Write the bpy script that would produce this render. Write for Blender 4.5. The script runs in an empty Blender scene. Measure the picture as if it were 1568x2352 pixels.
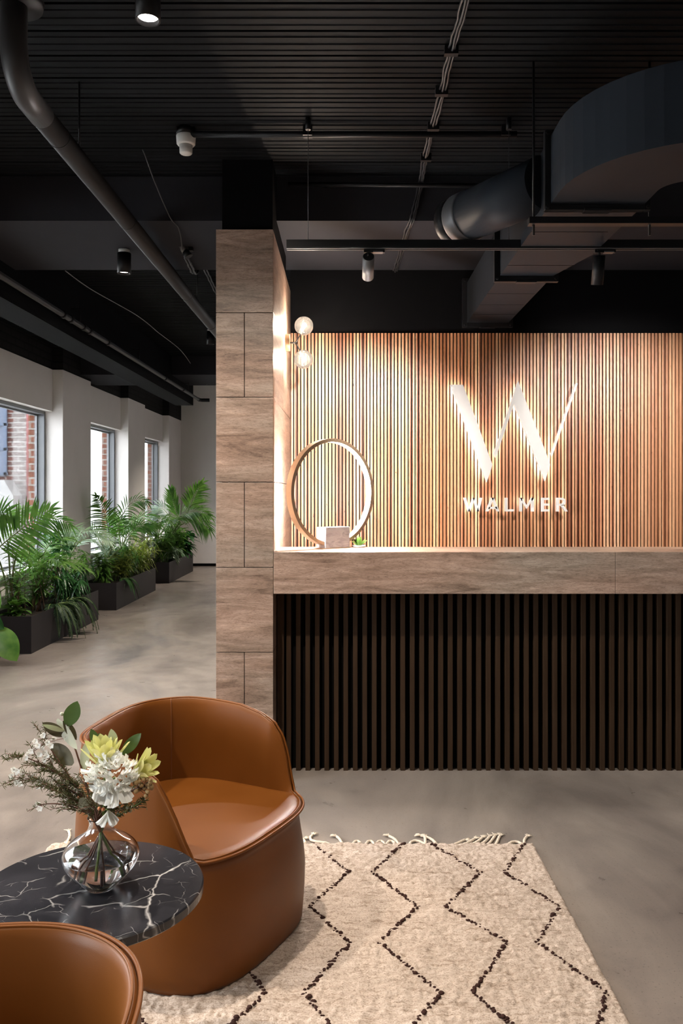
import bpy, math, random
import numpy as np
from mathutils import Vector, Matrix
R = math.radians
PI = math.pi
sc = bpy.context.scene
col = sc.collection
random.seed(7)

# ------------------------------------------------------------------ camera
EYE = 1.4
F = 1920.0
cam_d = bpy.data.cameras.new('camera')
cam = bpy.data.objects.new('camera', cam_d); col.objects.link(cam)
cam.location = (0, 0, EYE); cam.rotation_euler = (R(90), 0, 0)
cam_d.sensor_fit = 'VERTICAL'; cam_d.sensor_height = 36; cam_d.lens = F / 2352 * 36
cam_d.shift_x = -13 / 2352; cam_d.shift_y = -45 / 2352
cam_d.clip_start = .05; cam_d.clip_end = 200
sc.camera = cam
def P(px, py, Y):
    """world point seen at photo pixel (px,py) when it stands Y metres in front of the camera"""
    return Vector(((px - 797) * Y / F, Y, EYE + (1131 - py) * Y / F))

# ------------------------------------------------------------------ mesh helper
class MB:
    def __init__(s): s.v = []; s.f = []; s.mi = []; s.smooth = []
    def add(s, vs, fs, mi=0, sm=False):
        o = len(s.v); s.v += [tuple(v) for v in vs]
        for f in fs: s.f.append([o + i for i in f]); s.mi.append(mi); s.smooth.append(sm)
        return s
    def box(s, a, b, mi=0):
        x0, y0, z0 = a; x1, y1, z1 = b
        return s.add([(x0,y0,z0),(x1,y0,z0),(x1,y1,z0),(x0,y1,z0),(x0,y0,z1),(x1,y0,z1),(x1,y1,z1),(x0,y1,z1)],
              [(0,3,2,1),(4,5,6,7),(0,1,5,4),(1,2,6,5),(2,3,7,6),(3,0,4,7)], mi)
    def tube(s, pts, r, n=10, mi=0, cap=True, sm=True, closed=False):
        pts = [Vector(p) for p in pts]; m = len(pts)
        rs = r if isinstance(r, (list, tuple)) else [r] * m
        vs = []; up = None
        for i, p in enumerate(pts):
            if closed: t = pts[(i + 1) % m] - pts[i - 1]
            else: t = pts[min(i + 1, m - 1)] - pts[max(i - 1, 0)]
            t = t.normalized() if t.length > 1e-9 else Vector((0, 0, 1))
            if up is None: up = Vector((0, 0, 1)) if abs(t.z) < .9 else Vector((1, 0, 0))
            a = t.cross(up)
            if a.length < 1e-6: a = t.orthogonal()
            a.normalize(); b = a.cross(t).normalized(); up = b
            for k in range(n):
                q = 2 * PI * k / n
                vs.append(p + (a * math.cos(q) + b * math.sin(q)) * rs[i])
        fs = []
        for i in range(m if closed else m - 1):
            j = (i + 1) % m
            for k in range(n):
                k2 = (k + 1) % n
                fs.append((i*n+k, i*n+k2, j*n+k2, j*n+k))
        s.add(vs, fs, mi, sm)
        if cap and not closed:
            o = len(s.v) - m * n
            s.f.append([o + k for k in range(n)][::-1]); s.mi.append(mi); s.smooth.append(False)
            s.f.append([o + (m-1)*n + k for k in range(n)]); s.mi.append(mi); s.smooth.append(False)
        return s
    def lathe(s, prof, c=(0,0,0), n=48, mi=0, sm=True, M=None):
        vs = []; fs = []
        for r, z in prof:
            for k in range(n):
                q = 2*PI*k/n; v = Vector((r*math.cos(q), r*math.sin(q), z))
                if M is not None: v = M @ v
                vs.append(v + Vector(c))
        for i in range(len(prof)-1):
            for k in range(n):
                k2 = (k+1) % n; fs.append((i*n+k, i*n+k2, (i+1)*n+k2, (i+1)*n+k))
        return s.add(vs, fs, mi, sm)
    def cyl(s, a, b, r, n=24, mi=0, r2=None):
        return s.tube([a, b], [r, r if r2 is None else r2], n, mi)
    def ball(s, c, r, nu=10, nv=6, mi=0, sx=(1,1,1)):
        vs = []; fs = []
        for i in range(nv+1):
            t = PI*i/nv
            for k in range(nu):
                q = 2*PI*k/nu
                vs.append((c[0]+r*sx[0]*math.sin(t)*math.cos(q), c[1]+r*sx[1]*math.sin(t)*math.sin(q), c[2]+r*sx[2]*math.cos(t)))
        for i in range(nv):
            for k in range(nu):
                k2 = (k+1) % nu; fs.append((i*nu+k, (i+1)*nu+k, (i+1)*nu+k2, i*nu+k2))
        return s.add(vs, fs, mi, True)
    def prism(s, poly, y0, y1, mi=0, mback=None, mside=None):
        """poly: list of (x,z), front plane y0, back plane y1"""
        n = len(poly)
        vs = [(x, y0, z) for x, z in poly] + [(x, y1, z) for x, z in poly]
        s.add(vs, [list(range(n))], mi)
        o = len(s.v) - 2*n
        s.f.append([o + n + k for k in range(n)][::-1]); s.mi.append(mi if mback is None else mback); s.smooth.append(False)
        for k in range(n):
            k2 = (k+1) % n
            s.f.append([o+k, o+n+k, o+n+k2, o+k2]); s.mi.append(mi if mside is None else mside); s.smooth.append(False)
        return s
    def leaf(s, base, d, up, L, W, fold=.25, droop=.2, n=4, mi=0, prof=None):
        """blade along d, width along d x up, drooping with gravity, folded on the midrib"""
        d = Vector(d).normalized(); side = d.cross(Vector(up))
        if side.length < 1e-4: side = d.orthogonal()
        side.normalize(); nrm = side.cross(d).normalized()
        vs = []; fs = []; c = Vector(base)
        for i in range(n+1):
            t = i/n
            w = W*.5*(prof(t) if prof else math.sin(PI*min(1, (t*.93+.07)))**.8)
            if i == n: w = W*.02
            p = c + d*(L*t) + Vector((0,0,-1))*(droop*L*t*t)
            vs += [p - side*w + nrm*(w*fold), p, p + side*w + nrm*(w*fold)]
        for i in range(n):
            a = i*3; fs += [(a,a+1,a+4,a+3), (a+1,a+2,a+5,a+4)]
        return s.add(vs, fs, mi, True)
    def clear_wall(s):
        out = []
        for x, y, z in s.v:
            pier = any(a-.03 < y < b+.03 for a, b in PIERS) or z < .64 or z > HEAD - .05
            out.append((max(x, -3.145 if pier else -3.40), y, z))
        s.v = out; return s
    def build(s, name, mat, parent=None, bevel=0, subsurf=0, solid=0, fix=True):
        off = Vector((0,0,0)); q = parent
        while q is not None: off += q.location; q = q.parent
        me = bpy.data.meshes.new(name)
        me.from_pydata([(v[0]-off.x, v[1]-off.y, v[2]-off.z) for v in s.v], [], s.f)
        mats = mat if isinstance(mat, (list, tuple)) else [mat]
        for m in mats: me.materials.append(m)
        me.polygons.foreach_set('material_index', s.mi)
        me.polygons.foreach_set('use_smooth', s.smooth)
        me.update()
        o = bpy.data.objects.new(name, me); col.objects.link(o)
        if parent is not None: o.parent = parent
        if solid:
            m = o.modifiers.new('s', 'SOLIDIFY'); m.thickness = solid; m.offset = 0
        if bevel:
            m = o.modifiers.new('b', 'BEVEL'); m.width = bevel; m.segments = 2; m.limit_method = 'ANGLE'; m.angle_limit = R(40)
            m.harden_normals = False
        if subsurf:
            m = o.modifiers.new('u', 'SUBSURF'); m.levels = subsurf; m.render_levels = subsurf
        return o
def root(name, loc, label, cat, group=None):
    o = bpy.data.objects.new(name, None); col.objects.link(o); o.location = loc; o.empty_display_size = .05
    return tag(o, label, cat, group)
def tag(o, label=None, cat=None, group=None, kind=None):
    if label: o['label'] = label
    if cat: o['category'] = cat
    if group: o['group'] = group
    if kind: o['kind'] = kind
    return o
def struct(o): o['kind'] = 'structure'; return o
def copy_tree(o, parent=None):
    c = o.copy(); col.objects.link(c)
    if parent is not None: c.parent = parent
    for ch in list(o.children): copy_tree(ch, c)
    return c

# ------------------------------------------------------------------ materials
def mat(name, color=(.5,.5,.5), rough=.5, metal=0, spec=.5, **kw):
    m = bpy.data.materials.new(name); m.use_nodes = True
    b = m.node_tree.nodes['Principled BSDF']
    b.inputs['Base Color'].default_value = (*color, 1); b.inputs['Roughness'].default_value = rough
    b.inputs['Metallic'].default_value = metal; b.inputs['Specular IOR Level'].default_value = spec
    for k, v in kw.items(): b.inputs[k.replace('_', ' ')].default_value = v
    return m
class N:
    """tiny node-tree writer"""
    def __init__(s, m): s.t = m.node_tree; s.b = s.t.nodes.get('Principled BSDF')
    def n(s, typ, **kw):
        x = s.t.nodes.new('ShaderNode' + typ)
        for k, v in kw.items():
            if k.startswith('i_'):
                key = k[2:]; key = int(key) if key.isdigit() else key.replace('_', ' ')
                x.inputs[key].default_value = v
            else: setattr(x, k, v)
        return x
    def l(s, a, ao, b, bi):
        s.t.links.new(a.outputs[ao], b.inputs[bi])
    def coords(s, scale=(1,1,1), rot=(0,0,0), loc=(0,0,0), kind='Object'):
        tc = s.n('TexCoord'); mp = s.n('Mapping'); s.l(tc, kind, mp, 0)
        mp.inputs['Scale'].default_value = scale; mp.inputs['Rotation'].default_value = rot; mp.inputs['Location'].default_value = loc
        return mp
    def noise(s, mp, scale=5, detail=4, rough=.5, dist=0):
        x = s.n('TexNoise'); x.inputs['Scale'].default_value = scale; x.inputs['Detail'].default_value = detail
        x.inputs['Roughness'].default_value = rough; x.inputs['Distortion'].default_value = dist
        if mp is not None: s.l(mp, 0, x, 'Vector')
        return x
    def ramp(s, src, so, stops):
        x = s.n('ValToRGB'); s.l(src, so, x, 0); e = x.color_ramp.elements
        while len(e) < len(stops): e.new(.5)
        for i, (p, c) in enumerate(stops):
            e[i].position = p; e[i].color = (*c, 1) if len(c) == 3 else c
        return x
    def mix(s, fac, a, b, mode='MIX', f=.5):
        x = s.n('Mix', data_type='RGBA', blend_type=mode)
        if fac is not None: s.t.links.new(fac, x.inputs[0])
        else: x.inputs[0].default_value = f
        for src, i in ((a, 6), (b, 7)):
            if isinstance(src, tuple): x.inputs[i].default_value = (*src, 1) if len(src) == 3 else src
            else: s.t.links.new(src, x.inputs[i])
        return x
    def bump(s, src, strength=.3, dist=.01):
        x = s.n('Bump'); x.inputs['Strength'].default_value = strength; x.inputs['Distance'].default_value = dist
        s.t.links.new(src, x.inputs['Height']); s.t.links.new(x.outputs[0], s.b.inputs['Normal']); return x
    def base(s, sock): s.t.links.new(sock, s.b.inputs['Base Color'])
def math_node(q, op, a, b=None, clamp=False):
    x = q.n('Math', operation=op); x.use_clamp = clamp
    for i, v in ((0, a), (1, b)):
        if v is None: continue
        if isinstance(v, (int, float)): x.inputs[i].default_value = v
        else: q.t.links.new(v, x.inputs[i])
    return x.outputs[0]

def m_emit(name, color, strength):
    m = mat(name, color, .5); b = m.node_tree.nodes['Principled BSDF']
    b.inputs['Emission Color'].default_value = (*color, 1); b.inputs['Emission Strength'].default_value = strength
    return m

def m_travertine():
    m = mat('travertine', rough=.38, spec=.35); q = N(m)
    mp = q.coords((1.5, 1.5, 10)); w = q.noise(mp, 1.7, 8, .66, 1.1)
    mp2 = q.coords((2.4, 2.4, 17), loc=(3, 1, 2)); w2 = q.noise(mp2, 2.3, 9, .7, 1.6)
    c1 = q.ramp(w, 0, [(.30, (.13,.092,.070)), (.42, (.245,.178,.141)), (.52, (.305,.227,.184)), (.62, (.375,.288,.24)), (.74,(.205,.150,.120))])
    c2 = q.ramp(w2, 0, [(.36, (.98,.98,.98)), (.455, (.95,.94,.93)), (.475, (.50,.46,.44)), (.50, (.98,.97,.96)), (.6, (1,1,1)), (.64, (1.35,1.32,1.28)), (.68, (.95,.95,.94))])
    mm = q.mix(None, c1.outputs[0], c2.outputs[0], 'MULTIPLY', .75)
    fine = q.noise(q.coords((1,1,4)), 55, 5, .75, .5); cf = q.ramp(fine, 0, [(.33, (.60,.57,.55)), (.50, (1,1,1)), (.7, (1.12,1.1,1.08))])
    m3 = q.mix(None, mm.outputs[2], cf.outputs[0], 'MULTIPLY', .8)
    big = q.noise(q.coords((.8,.8,2.6), loc=(5,0,1.3)), 1.4, 2); cb = q.ramp(big, 0, [(.36, (.80,.86,.84)), (.62, (1.08,.97,.90))])
    m4 = q.mix(None, m3.outputs[2], cb.outputs[0], 'MULTIPLY', .85)
    q.base(m4.outputs[2]); q.bump(fine.outputs[0], .12, .002)
    return m
def m_leather():
    m = mat('tan_leather', (.42,.145,.030), .42, spec=.22); q = N(m)
    n1 = q.noise(q.coords(), 3.2, 3); c = q.ramp(n1, 0, [(.3, (.122,.037,.0048)), (.7, (.162,.052,.0080))]); q.base(c.outputs[0])
    v = q.n('TexVoronoi', feature='DISTANCE_TO_EDGE'); v.inputs['Scale'].default_value = 420; q.l(q.coords(), 0, v, 'Vector')
    q.bump(v.outputs['Distance'], .10, .001)
    r = q.ramp(n1, 0, [(.3, (.36,)*3), (.7, (.47,)*3)]); q.t.links.new(r.outputs[0], q.b.inputs['Roughness'])
    return m
def m_concrete():
    m = mat('polished_concrete', rough=.35, spec=.35); q = N(m)
    big = q.noise(q.coords((1,.5,1)), .9, 8, .62, .6)
    c = q.ramp(big, 0, [(.30, (.105,.085,.076)), (.43, (.180,.150,.132)), (.55, (.265,.223,.193)), (.68, (.145,.128,.123))])
    mid = q.noise(q.coords((1,1,1), loc=(4,2,0)), 7, 8, .7, .3); c2 = q.ramp(mid, 0, [(.3, (.78,.78,.8)), (.5, (1,1,1)), (.72, (1.12,1.1,1.08))])
    mm = q.mix(None, c.outputs[0], c2.outputs[0], 'MULTIPLY', .7)
    fine = q.noise(q.coords(), 130, 3, .7); c3 = q.ramp(fine, 0, [(.31, (.35,.32,.3)), (.40, (1,1,1))])
    m2 = q.mix(None, mm.outputs[2], c3.outputs[0], 'MULTIPLY', .7)
    st = q.noise(q.coords((5,.9,1), loc=(1,7,0), rot=(0,0,1.5)), 3, 6, .7, 1); c4 = q.ramp(st, 0, [(.27, (.55,.52,.5)), (.34, (1,1,1))])
    m3 = q.mix(None, m2.outputs[2], c4.outputs[0], 'MULTIPLY', .6)
    q.base(m3.outputs[2])
    r = q.ramp(mid, 0, [(.3, (.26,)*3), (.7, (.44,)*3)]); q.t.links.new(r.outputs[0], q.b.inputs['Roughness'])
    q.bump(fine.outputs[0], .06, .002)
    return m
def m_slats():
    """timber whose tone changes from board to board (pitch .02177 m along x)"""
    m = mat('timber_slats', rough=.34, spec=.5); q = N(m)
    tc = q.n('TexCoord'); sx = q.n('SeparateXYZ'); q.l(tc, 'Object', sx, 0)
    idx = math_node(q, 'FLOOR', math_node(q, 'DIVIDE', sx.outputs[0], .02177))
    wn = q.n('TexWhiteNoise', noise_dimensions='1D'); q.t.links.new(idx, wn.inputs['W'])
    c = q.ramp(wn, 'Value', [(.0, (.15,.052,.026)), (.10, (.21,.078,.038)), (.25, (.32,.135,.065)), (.45, (.42,.205,.105)), (.62, (.37,.16,.085)), (.78, (.52,.29,.16)), (1, (.60,.38,.23))])
    gr = q.noise(q.coords((60, 60, 1.6)), 2.5, 6, .65, .6); cg = q.ramp(gr, 0, [(.30, (.55,.45,.40)), (.48, (1,1,1)), (.7, (1.12,1.1,1.05))])
    mm = q.mix(None, c.outputs[0], cg.outputs[0], 'MULTIPLY', .75)
    kn = q.noise(q.coords((45, 45, 14), loc=(3,0,2)), 1.6, 2); ck = q.ramp(kn, 0, [(.22, (.12,.05,.03)), (.27, (1,1,1))])
    m2 = q.mix(None, mm.outputs[2], ck.outputs[0], 'MULTIPLY', 1)
    q.base(m2.outputs[2])
    bn = q.noise(q.coords((25, 25, 9)), 6, 5, .7); q.bump(bn.outputs[0], .35, .004)
    return m
def m_black_marble():
    m = mat('black_marble', rough=.22, spec=.5); q = N(m)
    wob = q.noise(q.coords(), 4, 4, .6)
    vm = q.n('VectorMath', operation='MULTIPLY_ADD'); q.l(wob, 'Color', vm, 0); vm.inputs[1].default_value = (.16,.16,.16)
    mp = q.coords((1,1,1), rot=(0,0,.5), loc=(.31,.12,0)); q.l(mp, 0, vm, 2)
    outs = []
    for scl, th, loc in ((4.2, .0085, 0), (8, .0055, 1), (17, .0045, 2)):
        v = q.n('TexVoronoi', feature='DISTANCE_TO_EDGE', voronoi_dimensions='2D'); v.inputs['Scale'].default_value = scl; v.inputs['Randomness'].default_value = 1
        q.l(vm, 0, v, 'Vector')
        e = q.ramp(v, 'Distance', [(0, (1,1,1)), (th * (scl/5)**.5, (.35,.35,.35)), (th*2.2*(scl/5)**.5, (0,0,0))])
        msk = q.noise(q.coords((1,1,1), loc=(loc*3.1, loc, 0)), 5 + 5*loc, 3); mk = q.ramp(msk, 0, [(.46 + .03*loc, (0,0,0)), (.58+.02*loc, (1,1,1))])
        outs.append(q.mix(None, e.outputs[0], mk.outputs[0], 'MULTIPLY', 1).outputs[2])
    a = q.mix(None, outs[0], outs[1], 'ADD', .6); b = q.mix(None, a.outputs[2], outs[2], 'ADD', .35)
    cl = q.ramp(wob, 0, [(.3, (.009,.009,.011)), (.7, (.026,.025,.030))])
    f = q.mix(b.outputs[2], cl.outputs[0], (.55,.52,.50)); q.base(f.outputs[2])
    return m
def m_white_marble():
    m = mat('grey_marble', rough=.3); q = N(m)
    n = q.noise(q.coords((1,1,2.5)), 14, 6, .6, 1.2); c = q.ramp(n, 0, [(.3, (.17,.165,.18)), (.5, (.30,.29,.305)), (.7, (.36,.35,.36))]); q.base(c.outputs[0]); return m
def m_brick(name, c1, c2, mortar, kind='YZ', bump=.4, w=.22, h=.075, rough=.8, ms=.01):
    m = mat(name, rough=rough, spec=.2); q = N(m)
    tc = q.n('TexCoord'); sx = q.n('SeparateXYZ'); q.l(tc, 'Object', sx, 0); cx = q.n('CombineXYZ')
    if kind == 'YZ': q.l(sx, 1, cx, 0)
    else: q.l(sx, 0, cx, 0)
    q.l(sx, 2, cx, 1)
    b = q.n('TexBrick'); q.l(cx, 0, b, 'Vector'); b.inputs['Scale'].default_value = 1
    b.inputs['Brick Width'].default_value = w; b.inputs['Row Height'].default_value = h; b.inputs['Mortar Size'].default_value = ms
    b.inputs['Color1'].default_value = (*c1, 1); b.inputs['Color2'].default_value = (*c2, 1); b.inputs['Mortar'].default_value = (*mortar, 1)
    n = q.noise(q.coords(), 9, 4); c = q.ramp(n, 0, [(.3, (.7,.7,.7)), (.7, (1.15,1.15,1.15))])
    mm = q.mix(None, b.outputs['Color'], c.outputs[0], 'MULTIPLY', .7); q.base(mm.outputs[2])
    inv = math_node(q, 'SUBTRACT', 1, b.outputs['Fac']); q.bump(inv, bump, .012)
    return m
def m_paint(name, color, rough=.6, var=.12, spec=.3, bump=.05):
    m = mat(name, color, rough, spec=spec); q = N(m)
    n = q.noise(q.coords(), 2.3, 5, .6); lo = tuple(c*(1-var) for c in color); hi = tuple(c*(1+var) for c in color)
    c = q.ramp(n, 0, [(.3, lo), (.7, hi)]); q.base(c.outputs[0])
    f = q.noise(q.coords(), 60, 3); q.bump(f.outputs[0], bump, .003); return m
def m_leaf(name, c_lo, c_hi, rough=.38, trans=.35, tt=(1.0,1.25,.5)):
    m = bpy.data.materials.new(name); m.use_nodes = True; t = m.node_tree; q = N(m)
    q.b.inputs['Roughness'].default_value = rough; q.b.inputs['Specular IOR Level'].default_value = .45
    n = q.noise(q.coords(), 9, 3); c = q.ramp(n, 0, [(.32, c_lo), (.68, c_hi)]); q.base(c.outputs[0])
    tr = q.n('BsdfTranslucent'); br = q.mix(None, c.outputs[0], tt, 'MULTIPLY', .6); q.l(br, 2, tr, 0)
    mx = q.n('MixShader'); mx.inputs[0].default_value = trans
    q.l(q.b, 0, mx, 1); q.l(tr, 0, mx, 2); q.l(mx, 0, t.nodes['Material Output'], 0); return m
def m_thin_glass(name, tint=(.95,.97,.97), refl=.5):
    m = bpy.data.materials.new(name); m.use_nodes = True; t = m.node_tree; t.nodes.remove(t.nodes['Principled BSDF']); q = N(m)
    tr = q.n('BsdfTransparent'); tr.inputs[0].default_value = (*tint, 1); gl = q.n('BsdfGlossy'); gl.inputs['Roughness'].default_value = .02
    fr = q.n('Fresnel'); fr.inputs[0].default_value = 1.45
    mu = math_node(q, 'MULTIPLY', fr.outputs[0], refl)
    mx = q.n('MixShader'); t.links.new(mu, mx.inputs[0]); q.l(tr, 0, mx, 1); q.l(gl, 0, mx, 2); q.l(mx, 0, t.nodes['Material Output'], 0); return m

TRAV = m_travertine(); LEATHER = m_leather(); CONC = m_concrete(); SLAT = m_slats(); BMARB = m_black_marble(); WMARB = m_white_marble()
BLACKP = m_paint('black_paint', (.0030,.0030,.0036), .7, spec=.05)
CHAR = m_paint('charcoal_ceiling_paint', (.0060,.0068,.0080), .6, .2, .05)
SOFFIT = m_paint('charcoal_soffit_paint', (.021,.021,.025), .7, .12, .06)
WHITEP = m_paint('white_wall_paint', (.70,.655,.63), .7, .03)
DUCTM = m_paint('dark_grey_duct_metal', (.013,.016,.021), .55, .15, .10)
PIPEM = m_paint('dark_grey_pipe_paint', (.030,.029,.030), .42, .12, .25)
BLKM = mat('black_metal', (.006,.006,.007), .45, spec=.2)
DKBROWN = mat('dark_brown_timber', (.050,.030,.018), .6, spec=.2); 
q = N(DKBROWN); n_ = q.noise(q.coords((20,20,1)), 4, 4); c_ = q.ramp(n_, 0, [(.3, (.030,.0155,.007)), (.7, (.044,.024,.012))]); q.base(c_.outputs[0])
DKBACK = mat('near_black_backing', (.003,.0025,.002), .8, spec=.1)
GROUT = mat('dark_joint', (.03,.02,.018), .8)
BBRICK = m_brick('black_painted_brick', (.008,.0075,.008), (.011,.010,.0105), (.003,.003,.003), 'YZ', .8)
EXBRICK = m_brick('red_brick_facing', (.12,.042,.032), (.075,.028,.024), (.24,.22,.21), 'XZ', .3, .22, .078)
ORBRICK = m_brick('orange_brick', (.22,.075,.035), (.17,.055,.027), (.28,.24,.21), 'XZ', .3, .22, .078)
ORBRICK2 = m_brick('orange_brick_outer', (.50,.17,.08), (.42,.13,.06), (.6,.52,.45), 'YZ', .3, .22, .078)
ALU = mat('grey_aluminium_frame', (.17,.175,.185), .45, .3)
STEEL = m_paint('planter_steel', (.012,.0095,.0105), .5, .35, .3)
SOIL = m_paint('dark_soil', (.02,.013,.009), .95)
WPLAST = mat('white_plastic', (.62,.62,.60), .5)
GREYMET = mat('grey_metal', (.10,.10,.105), .45, .4)
BRASS = mat('brushed_brass_brown', (.34,.235,.15), .38, .75)
PGLASS = m_thin_glass('window_glass', (.93,.95,.96), .8)
GLOBE = m_thin_glass('smoked_glass_globe', (.90,.87,.84), 1.0)
_t = GLOBE.node_tree; _o = _t.nodes['Material Output']; _s = _o.inputs[0].links[0].from_node
_tl = _t.nodes.new('ShaderNodeBsdfTranslucent'); _tl.inputs[0].default_value = (.85,.80,.75,1); _mx = _t.nodes.new('ShaderNodeMixShader'); _mx.inputs[0].default_value = .006
_t.links.new(_s.outputs[0], _mx.inputs[1]); _t.links.new(_tl.outputs[0], _mx.inputs[2]); _t.links.new(_mx.outputs[0], _o.inputs[0])
GLASS = mat('clear_glass', (1,1,1), 0, Transmission_Weight=1, IOR=1.45)
WATER = mat('water', (1,1,1), 0, Transmission_Weight=1, IOR=1.33)
SIGNW = mat('sign_white', (.44,.435,.43), .7, spec=.1)
HALO = m_emit('halo_light', (1,.96,.90), 6.5); HALO2 = m_emit('small_halo_light', (1,.96,.90), 2.6)
SIGNE = m_emit('sign_edge_glow', (.5,.49,.47), .25)
WOOL = mat('cream_wool', (.62,.53,.45), .95, spec=.1); q = N(WOOL)
n_ = q.noise(q.coords((1,4,1)), 16, 5, .7); c_ = q.ramp(n_, 0, [(.3, (.40,.315,.255)), (.55, (.53,.435,.365)), (.75, (.60,.50,.43))])
n2_ = q.noise(q.coords((1,1.6,1)), 190, 3, .7); c2_ = q.ramp(n2_, 0, [(.34, (.45,.40,.36)), (.52, (1,1,1))])
mm_ = q.mix(None, c_.outputs[0], c2_.outputs[0], 'MULTIPLY', .8)
n3_ = q.noise(q.coords((1.6,16,1)), 5.5, 6, .75, .6); c3_ = q.ramp(n3_, 0, [(.36, (.60,.54,.49)), (.46, (1,1,1))])
mm3_ = q.mix(None, mm_.outputs[2], c3_.outputs[0], 'MULTIPLY', .8); q.base(mm3_.outputs[2]); q.bump(n2_.outputs[0], .5, .004)
YARN = mat('dark_brown_yarn', (.045,.022,.018), .95, spec=.1)
ROPE = mat('cream_cotton_rope', (.62,.53,.43), .9, spec=.1)
LEAF_PALM = m_leaf('palm_green', (.045,.13,.028), (.13,.27,.05))
LEAF_DARK = m_leaf('dark_green_leaf', (.012,.055,.016), (.035,.12,.03), .3, .2)
LEAF_BRIGHT = m_leaf('bright_green_leaf', (.05,.14,.022), (.14,.27,.05), .38, .35, (1,1.1,.6))
LEAF_YELL = m_leaf('yellow_green_leaf', (.14,.20,.03), (.34,.36,.07), .4, .35)
LEAF_FERN = m_leaf('fern_green', (.007,.024,.007), (.02,.055,.014), .55, .15)
LEAF_VAR = m_leaf('grey_green_leaf', (.10,.16,.10), (.28,.36,.26), .4, .3)
STEMB = mat('brown_stem', (.13,.065,.035), .6); STEMG = mat('green_stem', (.12,.17,.04), .5)
# ================================================================== THE SETTING
YB, YE = -3.0, 15.9          # rear end behind the camera, far end of the hallway
XW, XR = -3.156, 3.9         # front plane of the window piers, right wall
CEIL = 3.02; SOF = 2.794     # rib deck height, underside of the cross beams
struct(MB().box((-3.62, YB, -.1), (XR, YE, 0)).build('floor', CONC))
# --- ceiling: ribbed steel deck, profile along y, dark slot every 166.5 mm and two low ribs between
def deck(y0, y1, x0, x1, name):
    m = MB(); prof = []; p = .1665; k = math.floor((y0-2.768)/p); y = 2.768 + k*p
    prof.append((y0, CEIL))
    while y < y1:
        for dy, z in ((-.007, 0), (-.0065, .035), (.0065, .035), (.007, 0), (.034,0), (.037,-.004), (.045,-.004), (.048,0),
                      (.082,0), (.085,-.004), (.093,-.004), (.096,0), (.126,0), (.129,-.003), (.135,-.003), (.138,0)):
            if y0 < y+dy < y1: prof.append((y+dy, CEIL+z))
        y += p
    prof.append((y1, CEIL)); vs = []; fs = []
    for yy, z in prof: vs += [(x0, yy, z), (x1, yy, z)]
    for i in range(len(prof)-1): a = i*2; fs.append((a, a+2, a+3, a+1))
    n = len(vs); vs += [(x0,y0,CEIL+.15),(x1,y0,CEIL+.15),(x0,y1,CEIL+.15),(x1,y1,CEIL+.15)]; fs.append((n,n+1,n+3,n+2))
    m.add(vs, fs); return struct(m.build(name, CHAR))
deck(YB, 4.29, -3.6, XR, 'ceiling'); deck(5.24, 9.9, -3.6, XR, 'ceiling')
struct(MB().box((-3.6, 10.9, 3.5), (XR, YE, 3.6)).build('ceiling', SOFFIT))
struct(MB().box((-2.08, 4.29, SOF), (XR, 5.24, 3.3)).build('beam', SOFFIT))
struct(MB().box((-3.3, 9.9, SOF), (XR, 10.9, 3.6)).build('beam', SOFFIT))
struct(MB().box((-2.317, YB, 2.575), (-2.08, 11.3, 3.3)).build('beam', BLACKP))
# --- window wall on the left: white below the paint line, black brick above
PIERS = [(-3.0,-.77,), (.98,2.0), (3.76,4.77), (6.53,7.53), (9.29,10.30), (12.07,13.06), (14.82,15.9)]
WINS = [(-.77,.98), (2.0,3.76), (4.77,6.53), (7.53,9.29), (10.30,12.07), (13.06,14.82)]
HEAD, SILL, LINE, XREC = 2.298, .60, 2.765, -3.27
w = MB(); u = MB()
for a, b in PIERS:
    w.box((-3.46, a, 0), (XW, b, LINE)); u.box((-3.46, a, LINE), (XW, b, 3.5))
for a, b in WINS:
    w.box((-3.46, a, HEAD), (XREC, b, LINE)); w.box((-3.46, a, 0), (XREC, b, SILL)); u.box((-3.46, a, LINE), (XREC, b, 3.5))
struct(w.build('wall_left', WHITEP, bevel=.004)); struct(u.build('wall_left_upper', BBRICK))
ob = MB()
for a, b in PIERS: ob.box((-3.54, a+.0, -.1), (-3.462, b, 3.6))
for a, b in WINS: ob.box((-3.54, a, HEAD), (-3.462, b, 3.6)); ob.box((-3.54, a, -.1), (-3.462, b, SILL))
struct(ob.build('wall_left_facing', [ORBRICK]))
for i, (a, b) in enumerate(WINS):
    m = MB(); x0, x1, t = -3.455, -3.352, .035
    m.box((x0, a, SILL), (x1, a+t, HEAD)); m.box((x0, b-t, SILL), (x1, b, HEAD))
    m.box((x0, a+t, HEAD-t), (x1, b-t, HEAD)); m.box((x0, a+t, SILL), (x1, b-t, SILL+t))
    # inner stop bead round the pane
    m.box((-3.448, a+t, SILL+t), (-3.425, a+t+.018, HEAD-t)); m.box((-3.448, b-t-.018, SILL+t), (-3.425, b-t, HEAD-t))
    m.box((-3.448, a+t+.018, HEAD-t-.018), (-3.425, b-t-.018, HEAD-t)); m.box((-3.448, a+t+.018, SILL+t), (-3.425, b-t-.018, SILL+t+.018))
    wf = struct(m.build('window_%d' % (i+1), ALU, bevel=.002))
    MB().box((-3.440, a+t+.01, SILL+t+.01), (-3.434, b-t-.01, HEAD-t-.01)).build('pane', PGLASS, wf)
    MB().box((-3.35, a, SILL), (-3.19, b, SILL+.03)).build('window_sill', WHITEP, wf, bevel=.004)
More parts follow.
